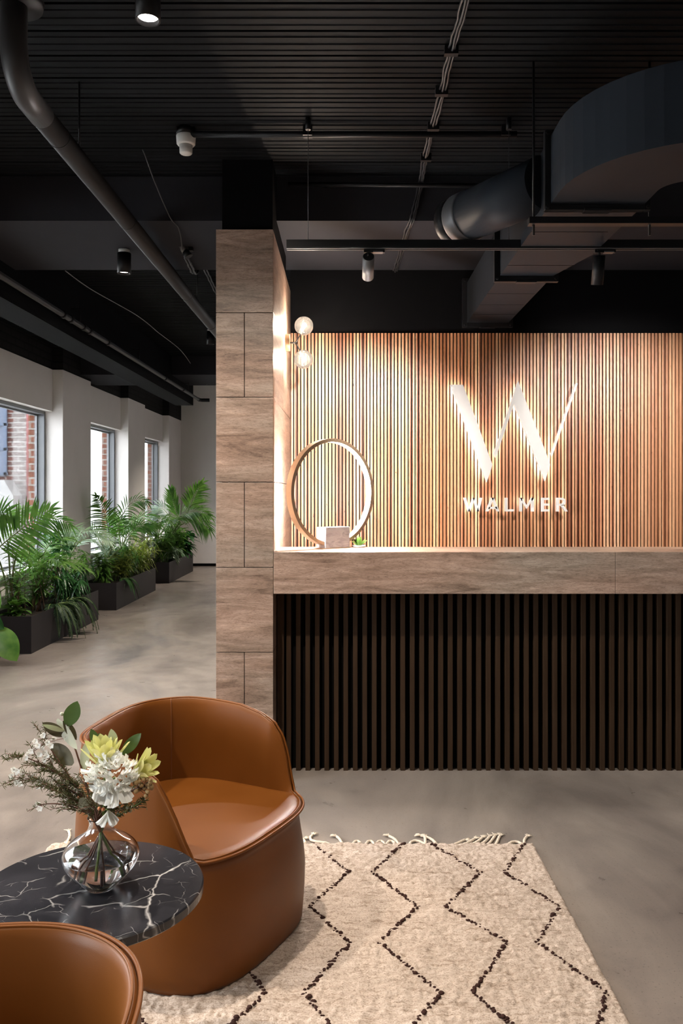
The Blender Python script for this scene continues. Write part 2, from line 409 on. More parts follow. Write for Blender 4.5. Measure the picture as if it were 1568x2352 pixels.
# --- far wall, right wall, rear wall, hallway right side, wall behind the desk
struct(MB().box((-3.5, YE, 0), (XR, YE+.15, 3.5)).build('wall_far', WHITEP))
struct(MB().box((-3.15, YE-.015, 0), (1.4, YE, .05)).build('baseboard_far', BLACKP))
struct(MB().box((1.5, 5.45, 0), (1.65, YE, 3.5)).build('wall_hall_right', WHITEP))
struct(MB().box((XR, YB, 0), (XR+.15, 5.42, 3.3)).build('wall_right', m_paint('dim_grey_wall', (.30,.28,.27), .7, .05)))
struct(MB().box((-3.6, YB-.15, 0), (XR+.15, YB, 3.3)).build('wall_rear', m_paint('grey_wall', (.32,.30,.29), .7, .05)))
struct(MB().box((-.357, 5.275, 0), (XR, 5.42, 3.3)).build('wall_back', BLACKP))
# --- column: concrete core painted black, clad in travertine to 2.67 m
struct(MB().box((-.607, 4.062, 0), (-.362, 4.94, CEIL+.1)).box((-.607, 4.94, 0), (-.385, 5.42, 2.655)).build('column', BLACKP))
ROWS = [0, .218, .628, 1.038, 1.450, 1.860, 2.268, 2.67]
t = MB(); g = .0016
for i in range(7):
    z0, z1 = ROWS[i] + g, ROWS[i+1] - (g if i < 6 else 0)
    if i % 2 == 1:
        pass
    split = (i in (1, 3, 5))
    if split:
        t.box((-.6328, 4.036, z0), (-.496-g, 4.058, z1)); t.box((-.496+g, 4.036, z0), (-.3574, 4.058, z1))
    else: t.box((-.6328, 4.036, z0), (-.3574, 4.058, z1))
    sp = 4.65 if split else None
    for xa, xb in ((-.6328, -.611), (-.379, -.3574)):
        if sp: t.box((xa, 4.058, z0), (xb, sp-g, z1)); t.box((xa, sp+g, z0), (xb, 5.27, z1))
        else: t.box((xa, 4.058, z0), (xb, 5.27, z1))
t.box((-.611, 4.94, 2.645), (-.379, 5.27, 2.67)); t.box((-.611,4.058,2.655),(-.379,4.0625,2.67))
struct(t.build('column_cladding', TRAV, bevel=.0012))
# --- timber slat panel behind the desk
m = MB(); x = -.3538; k = 0
while x < XR - .03:
    zt = 2.40
    m.box((x, 5.246, .02), (x+.0144, 5.268, zt)); x += .02177
o = m.build('timber_slat_panel', SLAT)
tag(o, 'tall panel of narrow vertical timber slats on the black wall behind the desk', 'wall panel')
MB().box((-.3538, 5.266, .02), (XR-.02, 5.2745, 2.397)).build('backing_board', DKBACK, o)

# ================================================================== RECEPTION DESK
desk = root('reception_desk', (1.4, 4.3, 0), 'long reception desk with travertine counter over dark vertical slats', 'reception desk')
CT = 1.112
m = MB()
m.box((-.355, 4.036, .910), (1.295-.0006, 4.060, CT)); m.box((1.295+.0006, 4.036, .910), (3.7, 4.060, CT))
m.box((-.355, 4.060, CT-.03), (3.7, 4.424, CT))
m.box((-.355, 4.060, .910), (3.7, 4.30, .925))
m.build('countertop', TRAV, desk, bevel=.002)
m = MB(); x = -.355; pitch = .04785
m.box((-.352, 4.205, .03), (-.318, 4.245, .905))
x = (657.5-797)/456.4
while x < 2.6:
    m.box((x, 4.205, .0), (x+.0232, 4.249, .909)); x += pitch
m.build('slatted_front', DKBROWN, desk, bevel=.0012)
MB().box((-.355, 4.249, 0), (3.7, 4.29, .909)).build('carcass', DKBACK, desk)
MB().box((-.35, 4.29, .70), (3.7, 4.86, .74)).build('work_surface', BLACKP, desk)

# ================================================================== SIGN
def zoomed(pts, Y=5.168):
    out = []
    for a, b in pts:
        v = P(1020 + a/4.9, 860 + b/4.9, Y); out.append((v.x, v.z))
    return out
def letter(name, parent, quads):
    hl = HALO if name == 'stroke' else HALO2
    m = MB()
    for qd in quads: 
        p = zoomed(qd)
        ar = sum(p[i][0]*p[(i+1)%len(p)][1]-p[(i+1)%len(p)][0]*p[i][1] for i in range(len(p)))
        if ar < 0: p = p[::-1]
        m.prism(p, 5.168, 5.195, 0, 1, 2)
    return m.build(name, [SIGNW, hl, SIGNE], parent)
c0 = P(1180, 995, 5.19)
emb = root('emblem_sign', c0, 'large white backlit letter W emblem standing off the timber slats', 'sign')
letter('stroke', emb, [[(68,115),(212,115),(543,1018),(478,1215)]])
letter('stroke', emb, [[(832,76),(1170,945),(1192,1015),(1135,1200),(785,332)], [(832,76),(785,332),(578,938),(560,885)]])
letter('stroke', emb, [[(1480,100),(1503,100),(1212,927),(1200,888)]])
wm = root('lettering_sign', P(1186, 1159, 5.19), 'row of small white backlit capital letters spelling WALMER below the emblem', 'sign')
T, B = 1388, 1543
letter('letter', wm, [[(216,T),(246,T),(292,B),(266,B)], [(320,T),(346,T),(292,B),(266,B)], [(320,T),(346,T),(392,B),(366,B)], [(402,T),(430,T),(392,B),(366,B)]])
letter('letter', wm, [[(532,T),(560,T),(498,B),(468,B)], [(532,T),(560,T),(622,B),(592,B)], [(502,1490),(590,1490),(598,1514),(494,1514)]])
letter('letter', wm, [[(685,T),(713,T),(713,B),(685,B)], [(713,1519),(785,1519),(785,B),(713,B)]])
letter('letter', wm, [[(850,T),(877,T),(877,B),(850,B)], [(982,T),(1010,T),(1010,B),(982,B)], [(850,T),(877,T),(931,1478),(931,1512)], [(1010,T),(982,T),(931,1478),(931,1512)]])
letter('letter', wm, [[(1097,T),(1123,T),(1123,B),(1097,B)]] + [[(1123,y),(1184,y),(1184,y+25),(1123,y+25)] for y in (T, 1453, 1518)])
arc = []
bowl_o = [(1322 + 46*math.sin(t_), 1433 - 45*math.cos(t_)) for t_ in [PI*k/8 for k in range(9)]]
bowl_i = [(1322 + 22*math.sin(t_), 1433 - 22*math.cos(t_)) for t_ in [PI*k/8 for k in range(9)]]
qs = [[(1265,T),(1291,T),(1291,B),(1265,B)], [(1291,T),(1322,T),(1322,1411),(1291,1411)], [(1291,1455),(1322,1455),(1322,1478),(1291,1478)], [(1312,1474),(1340,1468),(1394,B),(1362,B)]]
for k in range(8): qs.append([bowl_o[k], bowl_o[k+1], bowl_i[k+1], bowl_i[k]])
letter('letter', wm, qs)

# ================================================================== DUCTWORK
duct = root('air_duct', (.88, 4.1, 2.46), 'dark grey square sheet-metal air duct running from the back wall and curving right', 'air duct')
ZB, ZT = 2.46, 2.71
def hull(sections, name, parent, mat_):
    m = MB(); vs = []; fs = []
    for (xa, ya, xb, yb, z0, z1) in sections: vs += [(xa,ya,z0),(xb,yb,z0),(xb,yb,z1),(xa,ya,z1)]
    for i in range(len(sections)-1):
        a = i*4
        for k in range(4): k2 = (k+1)%4; fs.append((a+k, a+k2, a+4+k2, a+4+k))
    n = len(vs); fs += [(0,1,2,3)[::-1], (n-4,n-3,n-2,n-1)]
    return m.add(vs, fs).build(name, mat_, parent)
hull([(.748,5.274,1.007,5.274,ZB,ZT),(.748,4.12,1.007,4.12,ZB,ZT)], 'straight_section', duct, DUCTM)
hull([(.748,4.10,1.007,4.10,ZB,ZT),(.748,3.73,1.093,3.73,ZB,ZT),(.748,3.10,1.093,3.10,ZB,ZT)], 'tapered_section', duct, DUCTM)
secs = []
for k in range(13):
    t_ = R(180 + 90*k/12); cx, cy = 1.19, 3.06 - .12
    ro, ri = .442, .10
    secs.append((cx + ro*math.cos(t_), cy + ro*math.sin(t_), cx + ri*math.cos(t_), cy + ri*math.sin(t_), ZB, ZT))
secs = [(.748,3.08,1.093,3.08,ZB,ZT)] + secs + [(2.6, 2.498, 2.6, 2.84, ZB, ZT)]
hull(secs, 'elbow_section', duct, DUCTM)
def flange(x0, x1, y, z0, z1, w=.028, d=.03):
    m = MB(); m.box((x0-w,y,z0-w),(x0,y+d,z1+w)); m.box((x1,y,z0-w),(x1+w,y+d,z1+w)); m.box((x0,y,z0-w),(x1,y+d,z0)); m.box((x0,y,z1),(x1,y+d,z1+w))
    for cx_, cz in ((x0-w/2,z0-w/2),(x1+w/2,z0-w/2),(x0-w/2,z1+w/2),(x1+w/2,z1+w/2)): m.cyl((cx_,y-.006,cz),(cx_,y+.002,cz),.007,8)
    m.box(((x0+x1)/2-.05, y-.004, z0-w-.004), ((x0+x1)/2+.05, y+d+.004, z0-w+.006))
    m.build('flange', BLKM, duct, bevel=.002)
flange(.748,1.007,5.22,ZB,ZT); flange(.748,1.007,4.09,ZB,ZT); flange(.748,1.093,3.07,ZB,ZT, .022)
for yy in (4.98, 4.72, 4.46, 3.90, 3.40): MB().box((.747, yy, ZB-.0015), (1.0 if yy > 4.1 else 1.06, yy+.003, ZB)).build('seam', BLKM, duct)
br = root('round_duct', (.6, 3.45, 2.6), 'dark round spigot duct with a paler collar beside the square duct', 'air duct')
a_, b_ = Vector((.765, 3.24, 2.60)), Vector((.475, 3.72, 2.60)); d_ = (b_-a_)
MB().tube([a_, a_ + d_*.78], .105, 36).build('pipe_section', DUCTM, br)
MB().tube([a_ + d_*.78, a_ + d_*.80, a_ + d_*.90, a_ + d_*.92], [.105,.109,.109,.105], 36).build('collar', GREYMET, br)
MB().tube([a_ + d_*.92, a_ + d_*1.02, a_+d_*1.03], [.105,.104,.095], 36).build('end_cap', BLKM, br)
sr = root('duct_hanger', (1.2, 3.13, 2.42), 'black threaded-rod trapeze bar carrying the square duct', 'bracket')
MB().box((.68, 3.12, 2.405), (1.9, 3.16, 2.43)).build('channel', BLKM, sr)
for xx in (.70, 1.135, 1.86): MB().cyl((xx, 3.14, 2.365), (xx, 3.14, CEIL+.01), .005, 8).build('threaded_rod', BLKM, sr)

# ================================================================== PIPES AND CABLES UP HIGH
pp = root('drain_pipe', (-1.077, 2.8, 2.73), 'thick grey drain pipe running back under the ceiling from an elbow', 'pipe')
px_, pz_, pr_ = -1.077, 2.728, .041
MB().tube([(px_,2.93,pz_),(px_,11.0,pz_)], pr_, 28).build('pipe_run', PIPEM, pp)
el = [(px_-.0, 2.80-.10*math.cos(t_)+.0, pz_+.13-.13*math.sin(t_)) for t_ in [R(90*k/10) for k in range(11)]]
el = [(px_, 2.70, CEIL+.01), (px_, 2.70, pz_+.17)] + [(px_, 2.83-.13*math.cos(R(9*k)), pz_+.13-.13*math.sin(R(9*k))) for k in range(11)] + [(px_, 2.95, pz_)]
MB().tube(el, .043, 28).build('elbow', PIPEM, pp)
for yy in (2.93, 3.12, 4.09, 5.6, 6.6, 7.9): MB().tube([(px_,yy,pz_),(px_,yy+.004,pz_)], .0425, 28).build('joint_ring', BLKM, pp)
MB().lathe([(.0,0),(.09,0),(.095,.02),(.08,.05),(.0,.05)], (px_, 2.70, CEIL-.05), 32).build('ceiling_flange', BLKM, pp)
for yy in (3.3, 5.9, 8.4):
    MB().cyl((px_+.02,yy,pz_+.03),(px_+.02,yy,CEIL),.004,8).build('hanger_rod', BLKM, pp)
wp = root('water_pipe', (-2.0, 6, 2.66), 'thin grey pipe running back beside the black beam above the windows', 'pipe')
MB().tube([(-2.012,.5,2.66),(-2.012,11.3,2.66)], .020, 18).build('pipe_run', PIPEM, wp)
for yy in (5.9,6.06,6.35,6.5,7.0,9.2,10.2): MB().tube([(-2.012,yy,2.66),(-2.012,yy+.05,2.66)], .0255, 18).build('coupling', BLKM, wp)
MB().tube([(-2.012,11.3,2.66),(-2.012,11.38,2.66),(-1.98,11.42,2.66),(-1.88,11.42,2.66)], .024, 16).build('elbow', BLKM, wp)
for yy in (6.3, 8.1, 10.6): MB().cyl((-2.012,yy,2.67),(-2.012,yy,2.86),.004,6).cyl((-2.012,yy,2.78),(-2.08,yy,2.78),.004,6).build('hanger_rod', BLKM, wp)
cd = root('ceiling_conduit', (0,3.7,2.98), 'black straight conduit crossing the rib deck above the counter', 'conduit')
MB().cyl((-.70,3.70,2.985),(.75,3.70,2.985),.014,12).build('tube', BLKM, cd)
for xx in (-.175, .7): MB().box((xx-.02,3.68,2.975),(xx+.02,3.72,CEIL)).build('saddle', BLKM, cd)
cd2 = MB().cyl((-.30,4.24,2.962),(1.0,4.24,2.955),.012,10).build('ceiling_conduit', BLKM)
tag(cd2, 'thin black conduit tight against the front of the cross beam', 'conduit')
def cable(pts, r, name, label, m_=BLKM, cat='cable', n=8, strands=1):
    mb = MB()
    pts = [Vector(p) for p in pts]
    # smooth catmull-rom
    out = []
    for i in range(len(pts)-1):
        p0, p1, p2, p3 = pts[max(i-1,0)], pts[i], pts[i+1], pts[min(i+2,len(pts)-1)]
        for k in range(8):
            t_ = k/8; out.append(.5*((2*p1)+(p2-p0)*t_+(2*p0-5*p1+4*p2-p3)*t_*t_+(3*p1-p0-3*p2+p3)*t_**3))
    out.append(pts[-1])
    for s_ in range(strands):
        o_ = Vector((.011*math.cos(2.4*s_), 0, .006*math.sin(2.4*s_))) if strands > 1 else Vector((0,0,0))
        rr = random.Random(s_)
        mb.tube([p + o_ + Vector((rr.uniform(-.003,.003) if strands>1 else 0,0,0)) for p in out], r, n)
    return tag(mb.build(name, m_), label, cat)
DGREY = mat('dark_grey_cable', (.022,.022,.024), .5)
bc = cable([(.385,2.2,3.0),(.384,2.75,3.002),(.376,3.03,3.002),(.379,3.34,3.002),(.374,3.66,3.002),(.371,4.0,3.002),(.373,4.24,2.98),(.345,4.275,2.85),(.325,4.30,2.785),(.316,4.45,2.785),(.305,4.95,2.785),(.298,5.23,2.785)], .0045, 'cable_bundle', 'bundle of dark cables clipped across the ceiling deck above the desk', DGREY, strands=3)
for yy in (3.03,3.34,3.66,4.0): MB().box((.352,yy-.012,2.985),(.402,yy+.012,CEIL-.0)).build('cable_clip', BLKM, bc)
cable([(-.25,4.27,2.975),(-.1,4.25,2.966),(.2,4.26,2.972),(.6,4.27,2.962),(1.0,4.27,2.95)], .004, 'hanging_cable', 'single loose cable strung along the front of the cross beam', DGREY)
cable([(-.954,3.9,3.0),(-.945,3.92,2.975),(-.93,4.05,2.90),(-.90,4.24,2.80),(-.885,4.40,2.785),(-.93,4.72,2.77)], .003, 'hanging_cable', 'thin cable dropping from the deck to the small black sensor', DGREY)
cable([(-.93,4.80,2.76),(-.93,4.95,2.74),(-.95,5.2,2.76),(-.98,5.6,2.93),(-1.02,6.1,2.99),(-1.05,6.7,3.0),(-1.06,7.3,3.0)], .006, 'cable_bundle', 'bundle of dark cables leading from the small black sensor to the column', DGREY, strands=2)
PALEC = mat('pale_cable', (.28,.28,.28), .5)
cable([P(150,622,6.03),P(210,665,6.6),P(315,725,7.57),P(365,765,8.4),P(415,805,9.3),P(448,850,10.2),P(475,883,10.8)], .0035, 'hanging_cable', 'thin pale cable sagging across the ceiling above the window hallway', PALEC)
se = root('ceiling_sensor', P(425,572,4.75), 'small black sensor with trailing cables under the cross beam', 'sensor')
c = P(425,572,4.75)
MB().cyl((c.x-.01,c.y,SOF),(c.x-.01,c.y,c.z+.04),.012,12).build('mounting_stem', BLKM, se)
MB().tube([(c.x-.035,c.y,c.z+.045),(c.x+.0,c.y-.0,c.z-.015)], .019, 16).build('grey_housing', GREYMET, se)
MB().tube([(c.x+.0,c.y,c.z-.01),(c.x+.02,c.y,c.z-.045)], [.019,.026], 16).build('lens_hood', BLKM, se)
MB().box((c.x+.02,c.y-.01,c.z-.01),(c.x+.045,c.y+.02,c.z+.05)).build('junction_box', BLKM, se)
sd = root('smoke_detector', (-.717,3.7,2.95), 'white round smoke detector on a black base under the deck', 'smoke detector')
cx_, cy_ = -.717, 3.72
MB().lathe([(0,0),(.043,0),(.043,-.032),(0,-.032)], (cx_,cy_,CEIL), 32).build('base', BLKM, sd)
MB().lathe([(0,0),(.041,0),(.043,-.004),(.041,-.038),(.036,-.044),(0,-.044)], (cx_,cy_,CEIL-.032), 40).build('body', WPLAST, sd)
MB().lathe([(0,0),(.029,0),(.028,-.034),(.024,-.038),(0,-.038)], (cx_,cy_,CEIL-.076), 40).build('sensing_chamber', WPLAST, sd)

# ================================================================== LIGHT FITTINGS
WARM = (1.0, .89, .76)
LENS = m_emit('downlight_lens', (1,.93,.82), 22); LENS2 = m_emit('dim_downlight_lens', (1,.90,.76), 3)
def spot(loc, direc, watts, size=100, blend=.6, r=.03, colr=WARM):
    d = bpy.data.lights.new('lamp', 'SPOT'); d.energy = watts; d.color = colr; d.spot_size = R(size); d.spot_blend = blend; d.shadow_soft_size = r
    o = bpy.data.objects.new('lamp', d); col.objects.link(o); o.location = loc
    o.rotation_euler = Vector(direc).to_track_quat('-Z', 'Y').to_euler(); return o
def downlight(x, y, ztop, length, label, w, white_top=True, lens=LENS, size=110, r=.039, colr=WARM, group=None):
    rt = root('ceiling_downlight', (x,y,ztop), label, 'downlight', group)
    wt = .022 if white_top else 0
    if wt: MB().lathe([(0,0),(r*.82,0),(r*.82,-wt),(0,-wt)], (x,y,ztop), 32).build('mount', WPLAST, rt)
    MB().lathe([(0,-wt),(r,-wt),(r,-length),(r*.86,-length),(r*.80,-length+.02),(0,-length+.02)], (x,y,ztop), 40).build('housing', BLKM, rt)
    MB().lathe([(0,-length+.012),(r*.80,-length+.012)], (x,y,ztop), 32).build('lens', lens, rt)
    spot((x,y,ztop-length-.01), (0,0,-1), w, size, .7, .03, colr)
downlight(-.624, 2.62, CEIL, .14, 'lit black cylinder downlight on the deck above the tan armchair', 78, False, size=150)
downlight(-1.28, 4.80, SOF, .137, 'black cylinder downlight with white cap under the cross beam', 100, True, LENS2)
downlight(-1.357, 8.3, CEIL, .15, 'far small black cylinder downlight seen just beside the travertine column', 110, True, LENS2)
# unseen fittings added to light the seating, open floor, window side and hall
downlight(.30, .95, CEIL, .14, 'black cylinder downlight over the rug, out of sight above', 30, False)
downlight(-1.0, .55, CEIL, .14, 'black cylinder downlight over the armchairs, out of sight above', 12, False)
downlight(1.9, 1.1, CEIL, .14, 'black cylinder downlight over the open floor right of the rug, out of sight above', 15, False)
downlight(-2.0, 2.0, CEIL-.03, .14, 'black cylinder downlight by the windows, out of sight above', 90, False)
downlight(-1.357, 13.4, 3.5, .15, 'black cylinder downlight in the far end bay of the hallway, out of sight', 110, True, LENS2)

# ---- track with spot heads
tr = root('lighting_track', (1.5, 3.62, 2.47), 'long black lighting track hung on wires in front of the desk', 'lighting track')
MB().box((-.262, 3.602, 2.455), (3.4, 3.638, 2.49)).build('rail', BLKM, tr, bevel=.001)
MB().box((-.262, 3.606, 2.4515), (3.4, 3.611, 2.455)).box((-.262, 3.629, 2.4515), (3.4, 3.634, 2.455)).build('conductor_lip', GREYMET, tr)
for xx in (-.169, .70, 1.9, 3.0):
    MB().cyl((xx, 3.62, 2.49), (xx, 3.62, CEIL), .0015, 6).build('suspension_wire', GREYMET, tr)
    MB().cyl((xx,3.62,CEIL-.05),(xx,3.62,CEIL),.012,12).build('ceiling_grip', BLKM, tr)
def track_head(x, tilt, label, watts, body, L=.125, size=75, yaw=0):
    rt = root('track_spotlight', (x, 3.62, 2.45), label, 'spotlight', 'spotlights on the black track')
    MB().box((x-.02, 3.61, 2.437), (x+.07, 3.63, 2.4515)).build('adapter', BLKM, rt, bevel=.001)
    MB().box((x+.02, 3.606, 2.4365), (x+.062, 3.634, 2.442)).build('adapter_clip', GREYMET, rt)
    t_ = R(tilt); d = Vector((math.sin(R(yaw))*math.sin(t_), math.cos(R(yaw))*math.sin(t_), -math.cos(t_)))
    pv = Vector((x, 3.62, 2.405)); top = pv - d*.022
    MB().cyl((x,3.62,2.44), tuple(top), .006, 10).build('stem', BLKM, rt)
    q0 = Vector((0,0,-1)).rotation_difference(d).to_matrix()
    MB().lathe([(0,0),(.0255,0),(.0255,-L),(.022,-L),(.021,-L+.02),(0,-L+.02)], top, 36, M=q0).build('housing', body, rt)
    MB().lathe([(0,.0004),(.0235,.0004)], top, 36, M=q0).build('back_cap', BLKM, rt)
    MB().lathe([(0,-L+.012),(.021,-L+.012)], top, 24, M=q0).build('lens', LENS, rt)
    spot(tuple(top + d*(L+.012)), d, watts, size, .8, .02, (1,.95,.88))
track_head(.092, 61, 'silver-grey bodied track spotlight aimed at the slats beside the column', 105, GREYMET, size=64)
track_head(1.09, 16, 'black track spotlight hanging almost straight down beside the air duct', 22, BLKM)
track_head(1.70, 59, 'black track spotlight beyond the right edge aimed at the slats', 72, BLKM, size=80)
# the two heads light the slats left and right of the sign

# ---- two-globe wall light
sx_, sy_ = -.3574, 4.86
sco = root('wall_light', (sx_, sy_, 2.27), 'two-globe wall light with smoked glass balls on the travertine column', 'wall light')
MB().tube([(sx_, sy_, 2.27), (sx_+.026, sy_, 2.27)], .049, 36).build('backplate', BRASS, sco, bevel=.001)
MB().cyl((sx_+.024,sy_,2.27),(sx_+.060,sy_,2.27),.005,10).cyl((sx_+.057,sy_,2.27),(sx_+.086,sy_,2.318),.004,10).cyl((sx_+.057,sy_,2.27),(sx_+.083,sy_,2.226),.004,10).build('arm', BLKM, sco)
BULB = m_emit('warm_bulb', (1,.90,.78), 130)
for gx, gz, s_ in ((.106, 2.368, 1), (.103, 2.174, -1)):
    c = (sx_+gx, sy_, gz); g = MB().ball(c, .0545, 32, 20).build('glass_globe', GLOBE, sco)
    MB().cyl((sx_+gx-.022, sy_, gz - s_*.045), (sx_+gx-.010, sy_, gz - s_*.018), .011, 14).build('bulb_holder', BLKM, sco)
    MB().ball((c[0]+.002, c[1], c[2]+.004*s_), .0125, 14, 8).build('bulb', BULB, sco)
    d = bpy.data.lights.new('lamp', 'POINT'); d.energy = 5; d.color = (1,.84,.68); d.shadow_soft_size = .013
    o = bpy.data.objects.new('lamp', d); col.objects.link(o); o.location = (c[0]+.002, c[1]-.014, c[2])

# ---- ring lamp on the counter
ring = root('ring_lamp', (-.075, 4.29, CT), 'glowing brass ring lamp on a marble block at the column end of the counter', 'lamp')
t_v = Vector((math.cos(R(41)), math.sin(R(41)), 0)); n_v = Vector((math.sin(R(41)), -math.cos(R(41)), 0))
rc = Vector((-.080, 4.30, CT + .288)); RO, RI, HW = .276, .258, .021
RINGLED = m_emit('led_strip', (1,.95,.91), 170)
def ringpt(a, r, w): return rc + t_v*(r*math.cos(a)) + Vector((0,0,1))*(r*math.sin(a)) + n_v*w
def ringmesh(prof, n=120, a0=0, a1=2*PI, closed=True):
    m = MB(); vs = []; fs = []; k = len(prof); steps = n if closed else n+1
    for i in range(steps):
        a = a0 + (a1-a0)*i/n
        vs += [ringpt(a, r, w) for r, w in prof]
    for i in range(n):
        j = (i+1) % steps
        for q in range(k):
            q2 = (q+1) % k
            fs.append((i*k+q, i*k+q2, j*k+q2, j*k+q))
    return m.add(vs, fs, 0, False)
ringmesh([(RO,-HW),(RO,HW),(RI,HW),(RI,HW-.003),(RI+.007,HW-.003),(RI+.007,-HW+.003),(RI,-HW+.003),(RI,-HW)]).build('ring', BRASS, ring)
ringmesh([(RI+.0065,-HW+.0035),(RI+.0065,HW-.0035),(RI+.002,HW-.0035),(RI+.002,-HW+.0035)], 110, R(-62), R(242), False).build('led_strip', RINGLED, ring)
m = MB(); vs = []; bc_ = Vector((-.072, 4.318, 0))
bl, bd, bh = .081, .037, .106
for z in (CT+.004, CT+bh+.004):
    for a, b in ((-1,-1),(1,-1),(1,1),(-1,1)): v = bc_ + t_v*(bl*a) - n_v*(bd*b); vs.append((v.x, v.y, z))
m.add(vs, [(0,3,2,1),(4,5,6,7),(0,1,5,4),(1,2,6,5),(2,3,7,6),(3,0,4,7)]).build('marble_block', WMARB, ring, bevel=.001)
vs = []
for z in (CT, CT+.004):
    for a, b in ((-1.22,-1.05),(1.02,-1.05),(1.02,1.05),(-1.22,1.05)): v = bc_ + t_v*(bl*a) - n_v*(bd*b); vs.append((v.x, v.y, z))
MB().add(vs, [(0,3,2,1),(4,5,6,7),(0,1,5,4),(1,2,6,5),(2,3,7,6),(3,0,4,7)]).build('foot_plate', BRASS, ring)
# small succulent behind the lamp
sp_ = root('potted_succulent', (.062, 4.38, CT), 'tiny pale green succulent in a shallow dish behind the ring lamp', 'plant')
MB().lathe([(0,.0),(.03,.0),(.036,.012),(.033,.012),(.028,.006),(0,.006)], (.062,4.38,CT), 24).build('dish', WPLAST, sp_)
m = MB()
for k in range(13):
    a = k*2.4; el_ = R(35+ (k%4)*14)
    m.leaf((.062+.006*math.cos(a),4.38+.006*math.sin(a),CT+.006), (math.cos(a)*math.cos(el_), math.sin(a)*math.cos(el_), math.sin(el_)), (0,0,1), .048, .018, .3, -.1)
m.build('leaves', LEAF_BRIGHT, sp_)

# ================================================================== TUB ARMCHAIRS
KNL = [(0,.374),(45,.374),(49,.382),(52,.425),(56,.488),(60,.540),(65,.590),(77,.630),(90,.645),(110,.655),(180,.658)]
KNR = [(0,.374),(50,.374),(54,.380),(56.5,.43),(58.5,.50),(61.5,.56),(66,.598),(75,.622),(90,.642),(125,.656),(180,.658)]
def rim_h(phi):
    """rim height round the plan; the two arms do not sweep down alike"""
    sgn = ((phi + 180) % 360) - 180; a = abs(sgn)
    K = KNL if sgn < 0 else KNR
    for (p0,h0),(p1,h1) in zip(K, K[1:]):
        if a <= p1: return h0 + (h1-h0)*(a-p0)/(p1-p0)
    return K[-1][1]
def plan_r(phi):
    c, s_ = abs(math.cos(R(phi))), abs(math.sin(R(phi)))
    if math.cos(R(phi)) > 0: n_, a, b = 3.2, .334, .338
    else:
        q_ = min(1, max(0, ((phi % 360)-145)/75)); n_, a, b = 2.65, .320 - .058*q_*q_*(3-2*q_), .338
    return ((c/a)**n_ + (s_/b)**n_)**(-1/n_)
def rim_inner(phi):  # how far the inside face leans in, 0 at the lip
    sgn = ((phi + 180) % 360) - 180; a = abs(sgn)
    t_ = min(1, max(0, (a-48)/24)) if sgn < 0 else min(1, max(0, (a-54)/13)); return t_*t_*(3-2*t_)
def make_chair(label, seam_at=None):
    rt = root('armchair', (0,0,0), label, 'armchair', 'tan leather tub armchairs on the rug')
    NP = 240; phis = [360*k/NP for k in range(NP)]
    def loft(rows, capb=False, flip=False):
        m = MB(); vs = []; fs = []
        for fn in rows:
            for p in phis:
                r, z = fn(p); vs.append((r*math.cos(R(p)), r*math.sin(R(p)), z))
        for i in range(len(rows)-1):
            for k in range(NP):
                k2 = (k+1) % NP; f = (i*NP+k, i*NP+k2, (i+1)*NP+k2, (i+1)*NP+k); fs.append(f[::-1] if flip else f)
        m.add(vs, fs, 0, True); return m
    k_ = rim_inner
    rt_ = lambda p: plan_r(p)*(1 - .045*k_(p))             # rim radius: the walls lean slightly inwards
    def outer(f):                                        # f 0 floor .. 1 rim
        def g(p):
            h = rim_h(p); r = plan_r(p); sc_ = .992 + .008*min(1, f*1.5) - (.015 if f <= .001 else 0)
            return r*(sc_ - .045*k_(p)*max(0,f-.45)/.55) + .008*math.sin(PI*min(1,f*1.1)) - (1-k_(p))*.013*min(1,max(0,f-.55)/.3), .012 + (h-.012)*f
        return g
    rows = [lambda p: (plan_r(p)*.80, .008)] + [outer(f) for f in (0,.03,.1,.22,.36,.5,.64,.78,.9,.96)]
    rows += [lambda p: (rt_(p)-.009*(1-k_(p))-.001, rim_h(p)-.010), lambda p: (rt_(p)+.001, rim_h(p)-.005), lambda p: (rt_(p)-.007, rim_h(p)+.003)]
    loft(rows).build('outer_shell', LEATHER, rt)
    # inside face of the wrap-round back
    SZ = .352
    def inn(f):
        def g(p):
            k = rim_inner(p); h = rim_h(p); top = rt_(p) - .012; bot = plan_r(p) - (.030 + .008*k)
            roll = .016*k*min(1, f*5)*(1-f*.5)
            return top + (bot-top)*f**.85 - roll, (h+.0035) + (SZ-h)*f + .010*math.sin(PI*min(1,f*8))*k*(1 if f < .125 else 0)
        return g
    rows = [lambda p: (rt_(p)-.007, rim_h(p)+.003)] + [inn(f) for f in (0,.04,.09,.16,.3,.45,.6,.75,.9,1)]
    loft(rows).build('backrest', LEATHER, rt)
    # seat pad
    def sr_(p): return plan_r(p) - (.013 + .022*rim_inner(p))
    rows = [lambda p: (sr_(p)+.002, .352), lambda p: (sr_(p)+.002, .374), lambda p: (sr_(p)-.006, .379), lambda p: (sr_(p)*.90, .380), lambda p: (sr_(p)*.6, .380), lambda p: (sr_(p)*.3, .380), lambda p: (0.0005, .380)]
    loft(rows).build('seat', LEATHER, rt)
    # two rows of piping round the rim
    pip = MB()
    for dr, dz, rr in ((.002, .001, .0040), (-.0105, .0042, .0026)):
        pts = []
        for k in range(360):
            p = k; r = rt_(p) + dr; pts.append((r*math.cos(R(p)), r*math.sin(R(p)), rim_h(p)+dz))
        pip.tube(pts, rr, 8, closed=True)
    pip.build('piping', LEATHER, rt)
    if seam_at is not None:
        k = seam_at; pts = []
        for f in [i/14 for i in range(15)]:
            r, z = inn(f)(k); pts.append(((r-.0005)*math.cos(R(k)), (r-.0005)*math.sin(R(k)), z))
        MB().tube(pts, .0016, 6).build('seam', mat('dark_stitched_seam', (.16,.05,.012), .6), rt)
    return rt
RUGT = .020
